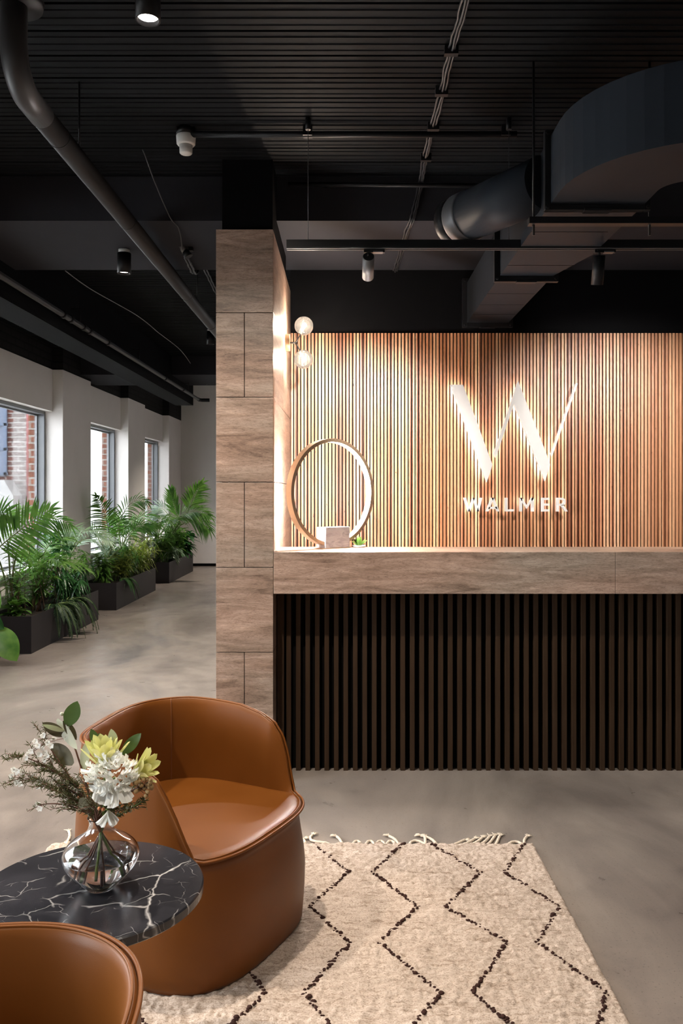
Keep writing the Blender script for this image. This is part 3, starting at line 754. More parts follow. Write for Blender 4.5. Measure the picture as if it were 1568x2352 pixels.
ch1 = make_chair('tan leather tub armchair with empty seat, facing right behind the marble table', 136)
ch1.location = (-.515, 2.652, RUGT-.010); ch1.rotation_euler = (0,0,R(-26.5))
ch2 = make_chair('tan leather tub armchair cut off by the frame, its backrest towards the marble table')
ch2.location = (-.623, 1.122, RUGT-.008); ch2.rotation_euler = (0,0,R(-93))

# ================================================================== SIDE TABLE
TX, TY, TZ, TR = -.585, 1.908, .50, .254
tb = root('side_table', (TX,TY,0), 'round black marble side table with white veins between the two armchairs', 'table')
MB().lathe([(0,0),(TR-.003,0),(TR,-.003),(TR,-.020),(TR-.003,-.023),(0,-.023)], (TX,TY,TZ), 128, sm=False).build('tabletop', BMARB, tb)
MB().tube([(TX,TY,.035),(TX,TY,TZ-.023)], .022, 24).build('pedestal', BLKM, tb)
MB().lathe([(0,.0),(.15,.0),(.152,.004),(.15,.012),(.03,.016),(0,.016)], (TX,TY,RUGT), 64).build('base', BLKM, tb)

# ---- vase
VX, VY = -.561, 1.905
va = root('glass_vase', (VX,VY,TZ), 'round clear glass vase half full of water on the black marble table', 'vase')
outp = [(0,.0),(.027,.0),(.033,.003),(.046,.015),(.064,.034),(.078,.052),(.0845,.068),(.0845,.080),(.078,.094),(.064,.107),(.046,.118),(.033,.128),(.0275,.138),(.026,.148),(.0275,.156),(.030,.160)]
def smooth_prof(pr, n=5):
    o = []
    for i in range(len(pr)-1):
        p0, p1, p2, p3 = pr[max(i-1,0)], pr[i], pr[i+1], pr[min(i+2,len(pr)-1)]
        for k in range(n):
            t_ = k/n; o.append(tuple(.5*((2*p1[j])+(p2[j]-p0[j])*t_+(2*p0[j]-5*p1[j]+4*p2[j]-p3[j])*t_*t_+(3*p1[j]-p0[j]-3*p2[j]+p3[j])*t_**3) for j in (0,1)))
    o.append(pr[-1]); return [(max(0,a),b) for a,b in o]
op = smooth_prof(outp, 4)
ip = [(max(0,r-.0026), z + (.006 if z < .01 else 0)) for r, z in op]; ip = [(r, max(z,.006)) for r, z in ip]
MB().lathe(op + ip[::-1], (VX,VY,TZ+.0005), 96).build('glass_body', GLASS, va)
wz = .074
wp_ = [(r-.0004 if r > 0 else 0, z) for r, z in ip if z <= wz]
MB().lathe([(0,.0065)] + [(r, z+.0003) for r, z in wp_] + [(wp_[-1][0], wz), (0, wz)], (VX,VY,TZ+.0005), 96).build('water', WATER, va)

# ================================================================== BOUQUET (every stem its own thing)
PETAL = m_leaf('white_petal', (.86,.86,.80), (.93,.93,.90), .6, .3, (1,1,.95))
BRACT = m_leaf('yellow_green_bract', (.50,.50,.16), (.74,.72,.36), .5, .3, (1,1,.75))
EUC = m_leaf('eucalyptus_green', (.045,.085,.025), (.085,.14,.045), .42, .12)
EUCD = m_leaf('eucalyptus_dark', (.05,.035,.022), (.09,.08,.04), .42, .15)
EUCP = m_leaf('eucalyptus_pale', (.34,.35,.27), (.50,.50,.40), .5, .2)
TWIG = mat('reddish_twig', (.11,.045,.025), .6); BERRYB = mat('brown_berry', (.30,.19,.075), .5); BERRYO = mat('orange_berry', (.55,.20,.08), .4)
NEEDLE = m_leaf('olive_needle', (.045,.05,.014), (.10,.095,.032), .5, .15)
VY0 = VY
def bp(px, py, dy=0): return P(px, py, VY0+dy)
NECK = Vector((VX, VY, TZ+.15))
def in_vase(k):
    """a stem's foot inside the water, and where it passes the neck"""
    a = k*2.39996; return Vector((VX + .047*math.cos(a), VY + .047*math.sin(a), TZ+.026+.01*(k%3))), Vector((VX - .012*math.cos(a), VY - .012*math.sin(a), TZ+.15))
def bez(pts, n=14):
    pts = [Vector(p) for p in pts]; out = []
    for i in range(n+1):
        t_ = i/n; q = pts
        while len(q) > 1: q = [q[j].lerp(q[j+1], t_) for j in range(len(q)-1)]
        out.append(q[0])
    return out
def stem_path(k, tip, via=None):
    a, b = in_vase(k); via = via or (b.lerp(tip, .45) + Vector((0,0,.03)))
    return [a, a.lerp(b,.5)] + bez([b, via, tip], 12)
def ovoid(t): return math.sin(PI*min(1,t*.96+.04))**.75
def pointed(t): return (math.sin(PI*min(1,t**.8*.97+.03)))**.9
# white bloom
rnd = random.Random(3)
wf_ = root('white_flower', tuple(bp(255,1775)), 'large ruffled white bloom in the middle of the vase bouquet', 'flower')
cB = bp(256, 1775, -.035)
MB().tube(stem_path(0, cB + Vector((0,.03,-.02))), .003, 8).build('stem', STEMG, wf_)
def petal(m, c, d, L, W, mi=0):
    """ruffled petal fan"""
    d = Vector(d).normalized(); s_ = d.cross(Vector((rnd.uniform(-.4,.4),rnd.uniform(-.4,.4),1))).normalized(); n_ = s_.cross(d)
    nu, nv = 8, 5; vs = []; fs = []; ph = rnd.uniform(0,6)
    for i in range(nv+1):
        t_ = i/nv
        for k in range(nu+1):
            u_ = k/nu*2-1; w_ = W*(.25+.75*math.sin(t_*PI*.55))
            ed = L*t_*(1-.18*u_*u_)
            vs.append(c + d*ed + s_*(u_*w_*.5) + n_*(W*.17*t_*math.sin(u_*8+ph) + W*.30*t_*t_))
    for i in range(nv):
        for k in range(nu): a = i*(nu+1)+k; fs.append((a,a+1,a+nu+2,a+nu+1))
    m.add(vs, fs, mi, True)
m = MB()
for k in range(120):
    a = k*2.39996; z = 1-2*(k+.5)/120; rr = math.sqrt(1-z*z); d = Vector((rr*math.cos(a)*1.15, rr*math.sin(a)*.8, z))
    if d.y > .5: continue
    q_ = rnd.uniform(.6, 1.25)
    petal(m, cB + Vector((d.x*.034*q_, d.y*.030*q_, d.z*.032*q_)), d + Vector((rnd.uniform(-1.1,1.1), rnd.uniform(-.7,.2), rnd.uniform(-1.1,1.1))), rnd.uniform(.012,.024), rnd.uniform(.018,.032))
m.build('petals', PETAL, wf_)
m = MB()
for px, py, dx in ((250,1800,-.1),(262,1806,.1),(240,1796,-.3),(275,1800,.4)):
    petal(m, bp(px,py,-.045), (dx,-.2,-1), .045, .036)
m.build('hanging_petals', PETAL, wf_)
wf2 = root('white_flower', tuple(bp(252,1880,-.03)), 'small wilted white blossom hanging over the rim of the glass vase', 'flower')
m = MB()
for dx in (-.5,-.15,.2,.55): petal(m, bp(248,1862,-.035), (dx,-.3,-1), .036, .022)
m.build('petals', PETAL, wf2); MB().tube(bez([bp(248,1862,-.034), bp(240,1850,-.03), in_vase(5)[1]], 6), .0015, 6).build('stem', STEMG, wf2)
# protea-like bract flowers
def bract_flower(label, c, ax, n_, L, k_, spread=1.0):
    rt = root('bract_flower', tuple(c), label, 'flower'); ax = Vector(ax).normalized()
    MB().tube(stem_path(k_, c - ax*.01), .003, 8).build('stem', STEMG, rt)
    m = MB(); rn = random.Random(k_); e1 = ax.orthogonal().normalized(); e2 = ax.cross(e1)
    for j in range(n_):
        a = j*2.39996; tl = (.25 + .55*j/n_)*spread; side = e1*math.cos(a)+e2*math.sin(a)
        d = ax*math.cos(tl) + side*math.sin(tl)
        m.leaf(c + side*(.004+.008*j/n_) - ax*.008, d, ax, L*rn.uniform(.85,1.05), L*.36, .35, -.10, 10, prof=lambda t: min(1,(t*1.6+.25))*max(0,1-t**5)**.5)
    m.build('bracts', BRACT, rt); return rt
bract_flower('pale yellow-green protea-like flower standing upright behind the white bloom', bp(241,1752,-.01), (.0,-.16,1), 20, .068, 1)
bract_flower('pale yellow-green protea-like flower leaning right of the white bloom', bp(318,1772,-.005), (.75,-.2,.42), 14, .055, 2)
# eucalyptus
def big_leaf(m, base, tip, wpx, mi=0, fold=.15, up=(0,-1,.35)):
    b, t_ = Vector(base), Vector(tip); m.leaf(b, t_-b, (t_-b).cross(Vector((0,-1,.3))).cross(t_-b)*1, (t_-b).length, wpx, fold, 0, 8, mi, ovoid)
eb = root('eucalyptus_branch', tuple(bp(180,1720)), 'tall eucalyptus branch with a broad green leaf at its top, left of the bloom', 'branch')
MB().tube(stem_path(3, bp(152,1663), bp(188,1755,.02)), [.0035]*3 + [.0030 - .0015*k/11 for k in range(12)], 8).build('stem', TWIG, eb)
def blade(name, base, tip, W, mt, parent, roll=0, fold=.12, bend=0):
    b, t_ = Vector(base), Vector(tip); d = (t_-b).normalized()
    view = Vector((math.sin(R(roll)), -math.cos(R(roll)), 0)); s_ = d.cross(view).normalized(); n_ = s_.cross(d).normalized()
    m = MB(); vs = []; fs = []; L = (t_-b).length; n = 10
    for i in range(n+1):
        q_ = i/n; w_ = W*.5*ovoid(q_); p = b + d*(L*q_) + n_*(bend*math.sin(PI*q_)*L)
        vs += [p - s_*w_ + n_*(w_*fold), p - s_*w_*.5 + n_*w_*fold*.4, p, p + s_*w_*.5 + n_*w_*fold*.4, p + s_*w_ + n_*(w_*fold)]
    for i in range(n):
        a = i*5
        for k in range(4): fs.append((a+k,a+k+1,a+k+6,a+k+5))
    m.add(vs, fs, 0, True); return m.build(name, mt, parent)
blade('leaf', bp(154,1668), bp(178,1610), .036, EUC, eb, 10)
blade('leaf', bp(150,1690), bp(97,1660,-.01), .026, EUCD, eb, 20)
blade('leaf', bp(150,1680), bp(96,1664,-.03), .012, EUCP, eb, 0)
blade('leaf', bp(131,1652,.01), bp(178,1722,-.02), .026, EUCP, eb, -10)
blade('leaf', bp(146,1655), bp(176,1700,.0), .020, EUCD, eb, 30)
blade('leaf', bp(168,1755), bp(118,1708,.02), .040, EUCD, eb, 0)
MB().ball(bp(142,1640), .0045, 10, 6).ball(bp(156,1672), .004, 10, 6).build('bud', EUCP, eb)
ec = root('eucalyptus_branch', tuple(bp(260,1700)), 'eucalyptus branch with long pointed leaves fanning out behind the upright yellow flower', 'branch')
MB().tube(stem_path(4, bp(262,1722,.03), bp(245,1790,.03)), .0025, 8).build('stem', TWIG, ec)
blade('leaf', bp(280,1733,.01), bp(324,1684,.0), .027, EUC, ec, -15)
blade('leaf', bp(224,1712,.02), bp(209,1674,.02), .020, EUC, ec, 10)
blade('leaf', bp(245,1712,.02), bp(226,1684,.03), .020, EUC, ec, -20)
blade('leaf', bp(262,1718,.01), bp(255,1674,.01), .022, EUCP, ec, 25)
blade('leaf', bp(192,1772,.01), bp(199,1702,.0), .022, EUCP, ec, 0)
blade('leaf', bp(205,1838,-.01), bp(180,1852,-.02), .030, EUCP, ec, 0)
# waxflower sprigs
def wax(label, tip, via, k_, blooms, needles=60, branches=7, seed=1):
    rt = root('waxflower_sprig', tuple(tip), label, 'flower sprig', 'waxflower sprigs on the left of the bouquet'); rn = random.Random(seed)
    main = stem_path(k_, tip, via); MB().tube(main, [.0020]*len(main[:-6]) + [.0018-.0002*i for i in range(6)], 6).build('stem', TWIG, rt)
    tw = MB(); nd = MB(); ends = []
    for b in range(branches):
        i = rn.randint(6, len(main)-2); p = main[i]; d0 = (main[min(i+1,len(main)-1)]-main[i-1]).normalized()
        d = (d0 + Vector((rn.uniform(-.8,.5), rn.uniform(-.6,.5), rn.uniform(-.7,.8)))).normalized(); L = rn.uniform(.025,.055)
        pts = bez([p, p+d*L*.5+Vector((0,0,.004)), p+d*L], 5); tw.tube(pts, .0009, 5); ends.append((pts, d))
    for pts, d in ends + [(main[5:], None)]:
        for _ in range(needles//3):
            q_ = pts[rn.randint(0, len(pts)-1)]; d = Vector((rn.uniform(-1,.6), rn.uniform(-1,1), rn.uniform(-.5,1)))
            nd.leaf(q_, d, (0,-1,.2), rn.uniform(.008,.017), .0016, 0, .1, 2)
    tw.build('twigs', TWIG, rt); nd.build('needles', NEEDLE, rt)
    fl = MB(); bd = MB()
    for bx, by in blooms:
        c = bp(bx, by, rn.uniform(-.02,.02))
        e = min((pp_ for pts, _ in ends for pp_ in pts), key=lambda v: (v-c).length)
        tw2 = bez([e, e.lerp(c,.5)+Vector((0,0,.003)), c], 4); bd.tube(tw2, .0007, 4, mi=0)
        for j in range(5):
            a = j*1.2566 + rn.random(); s_ = Vector((math.cos(a), -.5, math.sin(a)))
            fl.leaf(c, s_, (0,-1,0), .0085, .0085, .3, 0, 3, prof=lambda t: math.sin(PI*min(1,t*.8+.18)))
        bd.ball(c+Vector((0,.002,-.003)), .0028, 7, 5, 1)
    bd.build('flower_stalks', [TWIG, BERRYO], rt) if len(blooms) > 2 else bd.build('buds', [TWIG, BERRYO], rt); fl.build('blossoms', PETAL, rt); return rt
wax('waxflower sprig reaching highest on the left, crowded with tiny white flowers', bp(95,1690,.0), bp(165,1790,.0), 6, [(88,1712),(98,1718),(82,1702),(72,1725),(66,1732),(110,1705),(125,1697),(100,1688),(92,1732),(155,1695),(118,1712),(78,1716),(104,1728),(60,1740)], 130, 12, 11)
wax('waxflower sprig with a bare reddish tip pointing far left', bp(12,1731,.0), bp(130,1740,-.01), 7, [(40,1770),(102,1744),(108,1735)], 150, 10, 5)
wax('waxflower sprig ending in a cluster of cream buds at the left edge of the bouquet', bp(34,1785,-.01), bp(150,1790,.01), 8, [(32,1767),(27,1782),(45,1790),(38,1797),(48,1800),(36,1774),(52,1772)], 130, 11, 9)
wax('low waxflower sprig with few blossoms under the others', bp(92,1798,-.02), bp(165,1830,-.02), 9, [(92,1795),(98,1802),(115,1797),(88,1806),(122,1770),(180,1785),(186,1793)], 150, 11, 21)
wax('lowest waxflower sprig drooping left above the vase, ending in a brown bud', bp(86,1850,.0), bp(150,1833,.0), 10, [(88,1846),(92,1856)], 40, 4, 31)
wax('short waxflower sprig tucked at the neck of the vase with pale buds', bp(212,1858,-.04), bp(215,1835,-.04), 11, [(206,1862),(218,1858),(210,1850)], 40, 3, 41)
# filler foliage in the middle
fi = root('heath_sprig', tuple(bp(200,1830)), 'dense brown and olive heath foliage filling the heart of the bouquet', 'foliage sprig'); rn = random.Random(2)
nd = MB(); tw = MB()
for k in range(46):
    tgt = bp(rn.uniform(130,345), rn.uniform(1760,1860), rn.uniform(-.03,.06)); s0 = in_vase(k)[1]
    pts = bez([s0, s0.lerp(tgt,.5)+Vector((0,0,.02)), tgt], 8); tw.tube(pts, .0009, 4)
    for q_ in pts[2:]:
        for _ in range(4): nd.leaf(q_, (rn.uniform(-1,1), rn.uniform(-1,1), rn.uniform(-.4,1)), (0,-1,.2), rn.uniform(.008,.016), .0022, 0, .1, 2)
tw.build('twigs', TWIG, fi); nd.build('needles', NEEDLE, fi)
bs = root('berry_sprig', tuple(bp(330,1800)), 'sprig of round brown berries at the right of the white bloom', 'berry sprig'); rn = random.Random(8)
MB().tube(stem_path(12, bp(322,1808,-.02)), .0022, 7).build('stem', TWIG, bs)
m = MB(); st_ = MB()
for k in range(26):
    c = bp(rn.gauss(330,14), rn.gauss(1800,11), rn.uniform(-.045,-.01)); m.ball(c, rn.uniform(.0042,.0055), 12, 8); st_.tube([bp(320,1812,-.02), c], .0008, 4)
m.build('berries', BERRYB, bs); st_.build('stalks', TWIG, bs)
ob_ = root('berry_sprig', tuple(bp(230,1850)), 'three small orange berries on thin stalks just above the vase neck', 'berry sprig')
m = MB(); st_ = MB()
for px, py in ((227,1842),(228,1857),(237,1859)): m.ball(bp(px,py,-.05), .0042, 12, 8); st_.tube([in_vase(13)[1], bp(px,py,-.05)], .0008, 4)
m.build('berries', BERRYO, ob_); st_.build('stalks', TWIG, ob_)
gs = root('green_sprig', tuple(bp(320,1840)), 'thin olive green sprig stretching low right above the table', 'foliage sprig'); rn = random.Random(4)
pth = stem_path(14, bp(330,1838,-.02), bp(285,1868,-.02)); MB().tube(pth, .0012, 6).build('stem', STEMG, gs)
m = MB()
for q_ in pth[5:]:
    for _ in range(7): m.leaf(q_, (rn.uniform(-.6,1), rn.uniform(-1,1), rn.uniform(-.3,1)), (0,-1,.2), .013, .003, 0, 0, 2)
for _ in range(10): m.leaf(bp(289,1853,-.03), (rn.uniform(-1,1), -.3, rn.uniform(-1,1)), (0,-1,0), .007, .005, 0, 0, 2)
m.build('leaves', NEEDLE, gs)
# ================================================================== RUG
RX0, RX1, RY0, RY1 = -1.17, .738, -.4, 3.30
rug = root('woven_rug', ((RX0+RX1)/2, (RY0+RY1)/2, 0), 'cream shaggy wool rug with dark brown diamond lattice lines under the armchairs', 'rug')
nx, ny = 400, 620
X_, Y_ = np.meshgrid(np.linspace(0,1,nx), np.linspace(0,1,ny))
rs_ = np.random.RandomState(5)
def vnoise(sx, sy):
    g = rs_.rand(sy+2, sx+2); fx = X_*sx; fy = Y_*sy; ix = fx.astype(int); iy = fy.astype(int); tx = fx-ix; ty = fy-iy
    tx = tx*tx*(3-2*tx); ty = ty*ty*(3-2*ty)
    return (g[iy,ix]*(1-tx)+g[iy,ix+1]*tx)*(1-ty)+(g[iy+1,ix]*(1-tx)+g[iy+1,ix+1]*tx)*ty
LY = RY1-RY0
row = .5+.5*np.sin(2*PI*(Y_*LY/.0185 + 1.2*vnoise(14,10)))
H = .008 + .0085*row*(.35+.65*vnoise(70,200)) + .0085*vnoise(190,310) + .004*vnoise(40,60)
edge = np.minimum(np.minimum(X_, 1-X_)*(RX1-RX0), np.minimum(Y_,1-Y_)*LY); H = H*np.clip(edge/.012,0,1)**.5 + .002
wob = .004*vnoise(60,160)-.002
xr = RX1 + .018*(1-Y_)                                  # the right edge runs slightly out of square
Xw = RX0 + X_*(xr-RX0) + wob; Yw = RY0 + Y_*LY + .004*vnoise(120,80)-.002
vs = np.stack([Xw-rug.location.x, Yw-rug.location.y, H], -1).reshape(-1,3)
ii = (np.arange(ny-1)[:,None]*nx + np.arange(nx-1)[None,:]).reshape(-1)
fs = np.stack([ii, ii+1, ii+nx+1, ii+nx], -1)
me = bpy.data.meshes.new('pile'); me.vertices.add(len(vs)); me.vertices.foreach_set('co', vs.astype(np.float32).ravel())
me.loops.add(fs.size); me.loops.foreach_set('vertex_index', fs.ravel().astype(np.int32)); me.polygons.add(len(fs))
me.polygons.foreach_set('loop_start', np.arange(0, fs.size, 4, dtype=np.int32)); me.polygons.foreach_set('loop_total', np.full(len(fs), 4, dtype=np.int32))
me.polygons.foreach_set('use_smooth', np.ones(len(fs), bool)); me.materials.append(WOOL); me.update(calc_edges=True); me.validate()
po = bpy.data.objects.new('pile', me); col.objects.link(po); po.parent = rug
rn = random.Random(12)
rowsY = [3.292, 3.037, 2.783, 2.562, 2.305, 2.06, 1.81, 1.56, 1.31, 1.06, .8, .55, .3, .05, -.2]
# x of each lattice line at each row
def line(v, lo, hi): return v + [ (lo if (k % 2 == 0) == (v[-1] > (lo+hi)/2) else hi) for k in range(len(rowsY)-len(v)) ]
LN = [line([-.135,.006,-.125,.009,-.118,.01],-.12,.01), line([.224,.093,.235,.099,.259,.235 - .13],.10,.245),
      line([.319,.485,.328,.49,.346,.49],.335,.49), line([.70,.571,.707,.583,.717,.60],.585,.715),
      line([-.24,-.37,-.235,-.365,-.225,-.36],-.36,-.23), line([-.60,-.475,-.60,-.47,-.60,-.47],-.60,-.47),
      line([-.70,-.83,-.70,-.83,-.70,-.83],-.83,-.70), line([-1.05,-.93,-1.05,-.93,-1.05,-.93],-1.05,-.93)]
for L_ in LN:
    m = MB()
    for (xa, ya), (xb, yb) in zip(zip(L_, rowsY), zip(L_[1:], rowsY[1:])):
        d = math.hypot(xb-xa, yb-ya); n_ = int(d/.0065); k = 0
        while k < n_:
            t_ = k/n_; big = rn.random() < .16
            c = (xa+(xb-xa)*t_+rn.uniform(-.006,.006), ya+(yb-ya)*t_+rn.uniform(-.004,.004), .0195+rn.uniform(-.001,.003))
            r_ = rn.uniform(.0065,.0088) if big else rn.uniform(.0032,.0052)
            m.ball(c, r_, 6, 4, 0, (rn.uniform(.8,1.3), rn.uniform(.6,1), .7)); k += 1
    m.build('knotted_line', YARN, rug)
# fringe cords along the far edge
def cord(pts, r=.0055):
    m = MB(); path = bez(pts, 16); m.tube([p + Vector((.0012*math.sin(i*2.2), .0012*math.cos(i*2.2), 0)) for i, p in enumerate(path)], r, 8)
    d = (path[-1]-path[-2]).normalized(); s_ = Vector((-d.y, d.x, 0))
    for k in range(6):
        a = (k-2.5)*.28; e = path[-1] + (d*math.cos(a)+s_*math.sin(a))*.026 + Vector((0,0,rn.uniform(-.002,.003)))
        m.tube([path[-1]-d*.003, path[-1].lerp(e,.6)+Vector((0,0,.002)), e], [.0024,.0019,.0011], 5)
    m.build('fringe_cord', ROPE, rug)
def fl(px, py): Y = F*(EYE-.006)/(py-1131); return Vector(((px-797)*Y/F, Y, .007))
cord([fl(756,1942), fl(752,1930), fl(712,1940), fl(704,1928), fl(718,1918)])
cord([fl(700,1938), fl(702,1930), fl(690,1930), fl(699,1927)])
cord([fl(787,1945), fl(782,1925), fl(772,1922)])
for x0 in (808, 838, 862, 886): cord([fl(x0,1946), fl(x0+4,1926), fl(x0+20,1930), fl(x0+22,1945)])
cord([fl(916,1944), fl(912,1928), fl(893,1921)])
cord([fl(940,1945), fl(940,1925), fl(965,1930), fl(975,1938), fl(980,1946)])
cord([fl(1003,1942), fl(995,1925), fl(966,1920)]); cord([fl(975,1944), fl(978,1930), fl(975,1922)])
for x0, x1, y1 in ((1030,1068,1930),(1050,1090,1927),(1070,1108,1924),(1092,1124,1922),(1112,1136,1920),(1134,1148,1920)):
    cord([fl(x0,1943), fl((x0+x1)/2,1941), fl(x1-6,1930), fl(x1,y1)])
cord([fl(1165,1944), fl(1172,1930), fl(1190,1932), fl(1198,1940)]); cord([fl(1205,1944), fl(1200,1930), fl(1210,1922)])
cord([fl(152,1948), fl(150,1932), fl(166,1926), fl(158,1910)]); cord([fl(136,1950), fl(132,1942), fl(146,1938)]); cord([fl(640,1948), fl(636,1936), fl(646,1922)])

# ================================================================== PLANTERS
PL = [(7.245,9.2),(9.92,11.95),(12.86,14.85)]
PX0, PX1, PH = -3.15, -2.737, .325
PNAME = ['long black steel planter box nearest the camera, below the first window', 'long black steel planter box in the middle of the row of three', 'long black steel planter box farthest down the hallway']
for (a, b), lab in zip(PL, PNAME):
    rt = root('planter_box', ((PX0+PX1)/2,(a+b)/2,0), lab, 'planter', 'black planter boxes along the window wall')
    m = MB(); t_ = .004
    m.box((PX0,a,0),(PX0+t_,b,PH)); m.box((PX1-t_,a,0),(PX1,b,PH)); m.box((PX0+t_,a,0),(PX1-t_,a+t_,PH)); m.box((PX0+t_,b-t_,0),(PX1-t_,b,PH)); m.box((PX0+t_,a+t_,0),(PX1-t_,b-t_,.01))
    m.build('steel_box', STEEL, rt)
    m = MB(); g = 14; vs = []; fs = []
    for j in range(g+1):
        for i in range(7): vs.append((PX0+.005+(PX1-PX0-.01)*i/6, a+.005+(b-a-.01)*j/g, PH-.05+rn.uniform(-.012,.012)))
    for j in range(g):
        for i in range(6): q_ = j*7+i; fs.append((q_,q_+1,q_+8,q_+7))
    m.add(vs, fs, 0, True).build('soil', SOIL, rt)

# ================================================================== PLANTS
SZ_ = PH-.06
def lance(t): return math.sin(PI*min(1, t**.75*.97+.03))
def frond(name, parent, c0, c1, c2, Lm, W, n, normal, ang=62, mt=LEAF_PALM, droop=.28, seed=0):
    """pinnate palm frond: rachis along a bezier, leaflets in pairs"""
    rr = random.Random(seed); pts = bez([c0,c1,c2], 22); m = MB()
    m.tube(pts, [.0065 - .005*i/22 for i in range(23)], 6, 1)
    nr = Vector(normal).normalized()
    for k in range(n):
        t_ = .16 + .84*(k+.5)/n; i = t_*22; i0 = min(21,int(i)); p = pts[i0].lerp(pts[i0+1], i-i0); d = (pts[i0+1]-pts[i0]).normalized()
        s_ = d.cross(nr).normalized(); nn = s_.cross(d)
        L = Lm*(math.sin(PI*min(1,(t_*.80+.16)))**.7); a = R(ang*(1-.55*t_))
        for sg in (1,-1):
            dd = (d*math.cos(a)+s_*sg*math.sin(a)+nn*rr.uniform(.0,.25)).normalized()
            m.leaf(p, dd, nn, L*rr.uniform(.88,1.06), W*rr.uniform(.85,1.1), .3, droop*rr.uniform(.6,1.5), 5, 0, lance)
    for sg in (-.25, .25):
        d = (pts[-1]-pts[-2]).normalized(); s_ = d.cross(nr).normalized(); m.leaf(pts[-1], (d+s_*sg).normalized(), nr, Lm*.45, W, .3, droop, 5, 0, lance)
    return m.clear_wall().build(name, [mt, STEMG], parent)
def rnd_palm(base, label, H, n, Lf, seed, mt=LEAF_PALM, lean=(0,0), Lm=.26, group=None, W=.017, nl=20):
    rt = root('palm_plant', (base[0],base[1],SZ_), label, 'palm', group); rr = random.Random(seed); b = Vector((base[0],base[1],SZ_))
    for k in range(n):
        az = 2*PI*k/n + rr.uniform(-.4,.4); h = H*rr.uniform(.7,1); out = Lf*rr.uniform(.7,1.1)
        d = Vector((math.cos(az)+lean[0], math.sin(az)+lean[1], 0)); 
        if d.x < -.3: d.x *= .35
        top = b + Vector((d.x*.06, d.y*.06, h*.62)); MB().tube(bez([b+Vector((rr.uniform(-.04,.04),rr.uniform(-.04,.04),0)), b+Vector((0,0,h*.35)), top],6), .006, 6).build('stalk', STEMG, rt)
        c1 = top + d*out*.35 + Vector((0,0,h*.38)); c2 = top + d*out + Vector((0,0,h*.25*rr.uniform(.2,1.2)))
        c1.x = max(c1.x, -3.22); c2.x = max(c2.x, -3.22)
        frond('frond', rt, top, c1, c2, Lm*rr.uniform(.85,1.1), W, nl, (d.x*.2, d.y*.2-.25, 1), 60, mt, .3, seed*10+k)
    return rt
def shrub(base, label, H, spread, nst, nleaf, Ll, Wl, mt, seed, cat='plant', name='leafy_plant', droop=.3, stem=STEMG, up=.35, whorl=False, pf=ovoid, group=None, over=0):
    rt = root(name, (base[0],base[1],SZ_), label, cat, group); rr = random.Random(seed); b = Vector((base[0],base[1],SZ_)); st = MB(); lf = MB()
    for k in range(nst):
        az = rr.uniform(0,2*PI); ry = spread*rr.random()**.6; tip = b + Vector((max(-.16,ry*.55*math.cos(az))+over*rr.random(), ry*math.sin(az), H*rr.uniform(.5,1)))
        pts = bez([b + Vector((rr.uniform(-.08,.08), rr.uniform(-.1,.1), 0)), b.lerp(tip,.5)+Vector((0,0,H*.25)), tip], 9); st.tube(pts, [.004-.0003*i for i in range(10)], 5)
        for j in range(nleaf):
            if whorl: i = rr.choice((5,7,9)); ang = j*2.4
            else: i = rr.randint(2,9); ang = rr.uniform(0,2*PI)
            p = pts[i]; d = Vector((math.cos(ang), math.sin(ang), up+rr.uniform(-.35,.35)))
            if p.x < -3.12: d.x = abs(d.x)
            lf.leaf(p, d, (rr.uniform(-.3,.3),rr.uniform(-.3,.3),1), Ll*rr.uniform(.65,1.1), Wl*rr.uniform(.8,1.1), .22, droop*rr.uniform(.4,1.6), 4, 0, pf)
    st.clear_wall().build('stems', stem, rt); lf.clear_wall().build('foliage', mt, rt); return rt
def fern(base, label, n, L, seed, over=1.0, mt=LEAF_FERN):
    rt = root('fern', (base[0],base[1],SZ_), label, 'fern'); rr = random.Random(seed); b = Vector((base[0],base[1],SZ_+.03))
    for k in range(n):
        az = -PI/2 + PI*(k+.5)/n + rr.uniform(-.2,.2); d = Vector((math.cos(az)*over+.15, math.sin(az)*.8, 0))
        c2 = b + d*L*.78 + Vector((0,0,-L*rr.uniform(.2,.85))); c1 = b + d*L*.55 + Vector((0,0,L*.42))
        frond('frond', rt, b, c1, c2, L*.17, .009, 34, (0,0,1), 70, mt, .25, seed*9+k)
    return rt
# ---- first planter
Y1 = 7.35
pa = root('palm_plant', (-3.02,7.5,SZ_), 'palm with one big arching frond at the left edge of the nearest planter', 'palm')
b = Vector((-3.02,7.5,SZ_))
for tx, ty in ((18,1243),(-30,1230),(40,1262)):
    MB().tube(bez([b+Vector((rn.uniform(-.03,.03),0,0)), b+Vector((0,0,.4)), P(tx,ty,7.42)],8), .008, 7).build('stalk', STEMG, pa)
frond('frond', pa, P(-22,1275,7.42), P(35,1222,7.4), P(112,1172,7.3), .345, .026, 19, (.25,-1,.35), 74, LEAF_PALM, .16, 1)
frond('frond', pa, P(-30,1230,7.42), P(-10,1160,7.5), P(30,1190,7.5), .26, .020, 16, (.1,-1,.4), 66, LEAF_PALM, .2, 2)
frond('frond', pa, P(40,1262,7.5), P(90,1160,7.7), P(160,1205,7.6), .25, .016, 18, (.1,-.9,.5), 62, LEAF_PALM, .45, 3)
frond('frond', pa, P(20,1250,7.6), P(30,1160,8.0), P(75,1170,8.1), .24, .016, 16, (0,-1,.4), 60, LEAF_BRIGHT, .3, 4)
rnd_palm((-2.98,8.85), 'palm with pale dry-tipped fronds at the back end of the nearest planter', .95, 6, .36, 14, LEAF_VAR, (.3,-.1), .27)
rnd_palm((-3.03,8.1), 'small bright palm in the middle of the nearest planter against the window', .80, 6, .34, 15, LEAF_BRIGHT, (.3,-.1), .22)
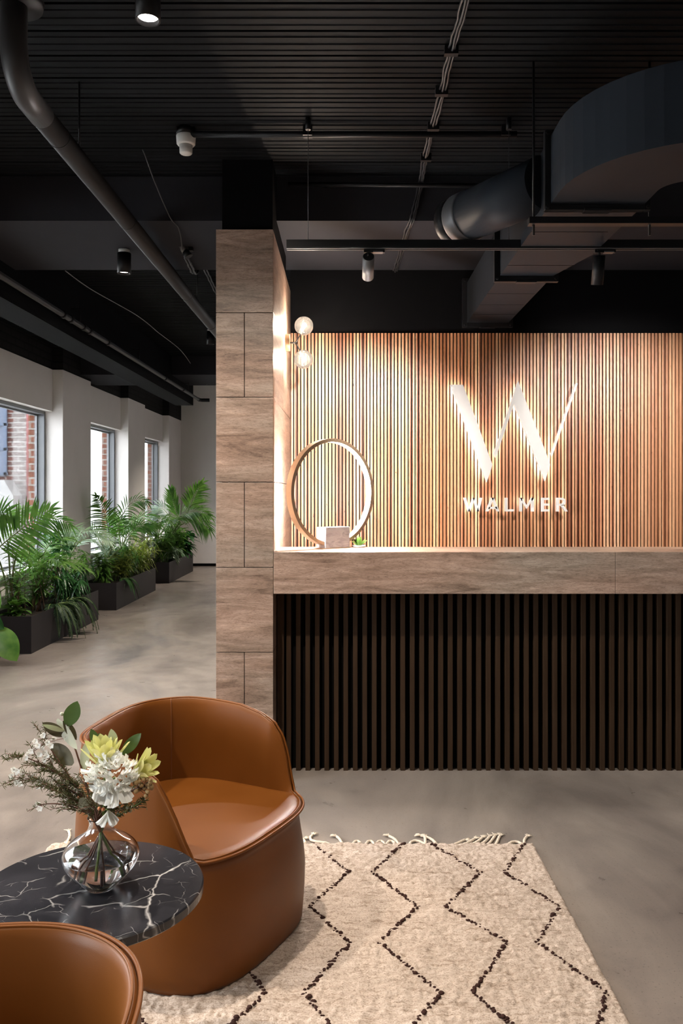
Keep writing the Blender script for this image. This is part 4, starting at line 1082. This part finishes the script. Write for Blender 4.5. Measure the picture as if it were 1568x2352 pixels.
shrub((-2.93,8.45), 'dark glossy umbrella-leaved shrub standing high in the nearest planter', .78, .26, 9, 26, .105, .042, LEAF_DARK, 21, 'shrub', 'leafy_shrub', .35, STEMB, .1, True)
shrub((-2.92,7.95), 'dense bright green leafy shrub in the middle of the nearest planter', .58, .34, 16, 26, .12, .030, LEAF_BRIGHT, 22, 'shrub', 'leafy_shrub', .4, STEMB)
shrub((-2.98,7.5), 'tall reddish-stemmed plant with narrow leaves at the near end of the planter', .72, .28, 9, 20, .13, .026, LEAF_BRIGHT, 23, 'plant', 'leafy_plant', .4, STEMB)
shrub((-2.88,8.55), 'dark drooping long-leaved plant spilling towards the floor from the nearest planter', .40, .34, 16, 22, .17, .022, LEAF_DARK, 24, 'plant', 'leafy_plant', .9, STEMG, 0, False, lance, None, .12)
shrub((-2.93,8.95), 'mid green bushy plant at the back corner of the nearest planter', .52, .26, 12, 22, .13, .024, LEAF_BRIGHT, 25, 'plant', 'leafy_plant', .5, STEMG)
shrub((-2.93,7.38), 'low broad-leaved green plant at the near corner of the first planter', .18, .14, 6, 7, .17, .065, LEAF_BRIGHT, 26, 'plant', 'leafy_plant', .45, STEMG, .5)
fern((-2.80,7.95), 'dark green fern hanging over the front edge of the nearest planter', 12, .34, 31)
fern((-2.80,8.30), 'dark fern drooping lowest down the side of the nearest planter', 13, .36, 32, 1.0)
# broad leaf plant at the frame's edge, in front of the planter
bl = root('broad_leaf_plant', (-2.95,6.72,0), 'broad-leaved plant at the left edge of the frame with one leaf drooping to the floor', 'plant')
MB().lathe([(0,0),(.12,0),(.15,.22),(.14,.22),(.13,.2),(0,.2)], (-2.98,6.66,0), 36).build('pot', STEEL, bl)
REDLEAF = m_leaf('red_backed_leaf', (.16,.05,.02), (.10,.20,.04), .35, .2)
def bigleaf(name, base, tip, W, mt, roll, bend=.08): return blade(name, base, tip, W, mt, bl, roll, .3, bend)
for k, (b0, t0, w_, mt_, rl) in enumerate((((-10,1440),(39,1519),.20,LEAF_BRIGHT,25), ((-30,1400),(10,1445),.16,LEAF_DARK,-20), ((-25,1420),(-5,1350),.14,LEAF_BRIGHT,10), ((-50,1450),(0,1515),.12,REDLEAF,40))):
    B0 = P(*b0, 6.75); MB().tube(bez([Vector((-2.98,6.66,.2)), Vector((-2.98,6.66,.42)), B0], 7), .006, 6).build('leaf_stalk', STEMG, bl)
    bigleaf('leaf', B0, P(*t0, 6.72), w_, mt_, rl)
# ---- second planter
pb = root('palm_plant', (-2.98,10.3,SZ_), 'palm with a tall dark arching frond at the near end of the middle planter', 'palm')
b = Vector((-2.98,10.3,SZ_))
for tx, ty in ((254,1262),(262,1250),(240,1262),(275,1262)):
    MB().tube(bez([b+Vector((rn.uniform(-.03,.03),0,0)), b+Vector((0,0,.35)), P(tx,ty,10.35)],8), .007, 7).build('stalk', STEMG, pb)
frond('frond', pb, P(254,1262,10.35), P(250,1185,10.2), P(222,1142,9.95), .30, .024, 20, (.3,-1,.3), 62, LEAF_PALM, .3, 5)
frond('frond', pb, P(262,1250,10.35), P(285,1130,10.4), P(335,1152,10.3), .27, .016, 18, (-.1,-1,.5), 62, LEAF_PALM, .45, 6)
frond('frond', pb, P(240,1262,10.35), P(205,1190,10.4), P(180,1225,10.3), .26, .015, 18, (0,-1,.5), 60, LEAF_VAR, .4, 7)
frond('frond', pb, P(275,1262,10.4), P(310,1190,10.6), P(345,1215,10.6), .24, .015, 18, (0,-1,.5), 60, LEAF_PALM, .4, 8)
rnd_palm((-3.0,11.1), 'feathery palm in the middle of the second planter', 1.0, 7, .38, 41, LEAF_PALM, (.3,-.1), .26)
shrub((-2.93,10.15), 'bright green shrub at the near end of the middle planter', .42, .24, 12, 20, .15, .035, LEAF_BRIGHT, 42, 'shrub', 'leafy_shrub', .45, STEMG)
shrub((-2.88,10.65), 'yellow-flecked croton-like shrub at the front of the middle planter', .40, .30, 16, 24, .12, .026, LEAF_YELL, 43, 'shrub', 'leafy_shrub', .4, STEMG)
shrub((-2.93,11.1), 'olive green grassy-leaved plant in the middle planter', .55, .36, 18, 22, .17, .018, LEAF_PALM, 44, 'plant', 'leafy_plant', .6, STEMG, .2, False, lance)
shrub((-2.9,11.6), 'yellow-green long-leaved plant at the far end of the middle planter', .55, .32, 16, 24, .18, .018, LEAF_YELL, 45, 'plant', 'leafy_plant', .8, STEMG, .2, False, lance, None, .1)
shrub((-3.02,10.65), 'grey-green broad-leaved plant at the window side of the middle planter', .58, .28, 10, 14, .17, .045, LEAF_VAR, 46, 'plant', 'leafy_plant', .4, STEMG)
fern((-2.82,10.4), 'small fern at the front edge of the middle planter', 8, .26, 33, 1.0, LEAF_DARK)
# ---- third planter
pc = root('palm_plant', (-2.9,13.5,SZ_), 'tallest palm, with bright fan-like fronds beside the travertine column', 'palm')
b = Vector((-2.9,13.5,SZ_))
for tx, ty in ((437,1165),(400,1195),(414,1200),(395,1200),(425,1200)):
    MB().tube(bez([b+Vector((rn.uniform(-.04,.04),0,0)), b+Vector((0,0,.5)), P(tx,ty,13.4)],8), .008, 6).build('stalk', STEMG, pc)
frond('frond', pc, P(430,1185,13.4), P(437,1150,13.3), P(462,1112,13.2), .42, .030, 15, (.2,-1,.2), 42, LEAF_BRIGHT, .3, 51)
frond('frond', pc, P(400,1200,13.4), P(430,1160,13.3), P(478,1182,13.2), .38, .024, 18, (0,-1,.6), 56, LEAF_BRIGHT, .35, 52)
frond('frond', pc, P(414,1200,13.4), P(398,1165,13.4), P(393,1128,13.4), .34, .026, 14, (.4,-1,.2), 30, LEAF_PALM, .2, 53)
frond('frond', pc, P(395,1200,13.4), P(372,1150,13.5), P(358,1178,13.5), .32, .018, 18, (0,-1,.4), 60, LEAF_VAR, .3, 54)
frond('frond', pc, P(425,1205,13.4), P(455,1180,13.3), P(480,1215,13.2), .34, .020, 16, (0,-1,.6), 55, LEAF_PALM, .5, 55)
rnd_palm((-3.0,13.25), 'wispy palm at the near end of the farthest planter', .95, 6, .4, 61, LEAF_PALM, (.2,-.1), .3)
shrub((-2.9,13.2), 'bushy mid green plant at the near end of the farthest planter', .62, .34, 16, 24, .18, .035, LEAF_BRIGHT, 62, 'plant', 'leafy_plant', .5, STEMG)
shrub((-2.88,13.8), 'bright green broad-leaved shrub in the farthest planter', .72, .38, 16, 22, .20, .05, LEAF_BRIGHT, 63, 'shrub', 'leafy_shrub', .4, STEMG)
shrub((-2.86,14.35), 'dark glossy plant with large leaves at the far end of the last planter', .48, .34, 12, 14, .24, .10, LEAF_DARK, 64, 'plant', 'leafy_plant', .5, STEMG, .2)
shrub((-2.84,13.45), 'pale green spreading plant at the front edge of the farthest planter', .32, .34, 12, 18, .15, .035, LEAF_VAR, 65, 'plant', 'leafy_plant', .7, STEMG, .1, False, ovoid, None, .08)

# ================================================================== OUTSIDE THE WINDOWS
struct(MB().box((-40,-20,-.3),(-3.62,40,-.12)).build('ground', m_paint('pale_paving', (.50,.49,.47), .8, .08)))
bd = root('brick_building', (-7.2,14.4,-.12), 'red brick building with a blue-grey window seen through the nearest window', 'building')
PALES = m_paint('pale_stone', (.34,.335,.33), .8, .05); PINKP = mat('pink_red_downpipe', (.25,.05,.06), .5); BLUEW = mat('blue_grey_window_frame', (.06,.085,.14), .4)
MB().box((-9.6,13.6,-.12),(-5.05,15.0,5.5)).build('wall', EXBRICK, bd)
MB().box((-5.41,13.56,.9),(-5.19,13.6,5.5)).build('pale_pier', m_brick('pale_brick', (.15,.12,.115),(.12,.095,.09),(.26,.25,.24),'XZ',.2,.22,.078), bd)
MB().tube([(-5.165,13.54,-.1),(-5.165,13.54,5.5)], .022, 12).build('downpipe', PINKP, bd)
MB().prism([(-8.5,-.1),(-5.27,-.1),(-5.27,1.35),(-5.42,1.60),(-8.5,1.60)], 13.2, 13.6).build('stone_buttress', PALES, bd)
wn = MB(); wn.box((-7.4,13.57,1.66),(-5.55,13.6,2.9)); o1 = wn.build('window', mat('exterior_window_dark_glass', (.07,.09,.14), .15), bd)
m = MB()
for zz in (1.68, 2.08, 2.48, 2.86): m.box((-7.4,13.54,zz),(-5.50,13.57,zz+.045))
for xx in (-7.4,-6.6,-5.56): m.box((xx,13.54,1.68),(xx+.05,13.57,2.9))
m.build('glazing_bars', BLUEW, o1)
# low rendered wall opposite the middle windows
tag(MB().box((-6.9,16.5,-.12),(-6.6,30,1.25)).build('garden_wall', PALES), 'low pale garden wall beyond the farther windows', 'wall')

# ================================================================== WORLD, SUN AND SETTINGS
wd = bpy.data.worlds.new('daylight'); sc.world = wd; wd.use_nodes = True
bg = wd.node_tree.nodes['Background']; bg.inputs[0].default_value = (.93,.965,1.0,1); bg.inputs[1].default_value = 6.5
for a, b in WINS:
    d = bpy.data.lights.new('window_portal', 'AREA'); d.shape = 'RECTANGLE'; d.size = b-a; d.size_y = HEAD-SILL; d.cycles.is_portal = True
    o = bpy.data.objects.new('window_portal', d); col.objects.link(o); o.location = (-3.56, (a+b)/2, (HEAD+SILL)/2)
    o.rotation_euler = Vector((1,0,0)).to_track_quat('-Z', 'Z').to_euler()
sc.view_settings.view_transform = 'Standard'; sc.view_settings.look = 'None'; sc.view_settings.gamma = 1
sc.view_settings.use_curve_mapping = False; sc.view_settings.exposure = 1.6
sc.cycles.use_denoising = True
sc.cycles.max_bounces = 10; sc.cycles.transparent_max_bounces = 16; sc.cycles.diffuse_bounces = 5
sc.cycles.sample_clamp_indirect = 6
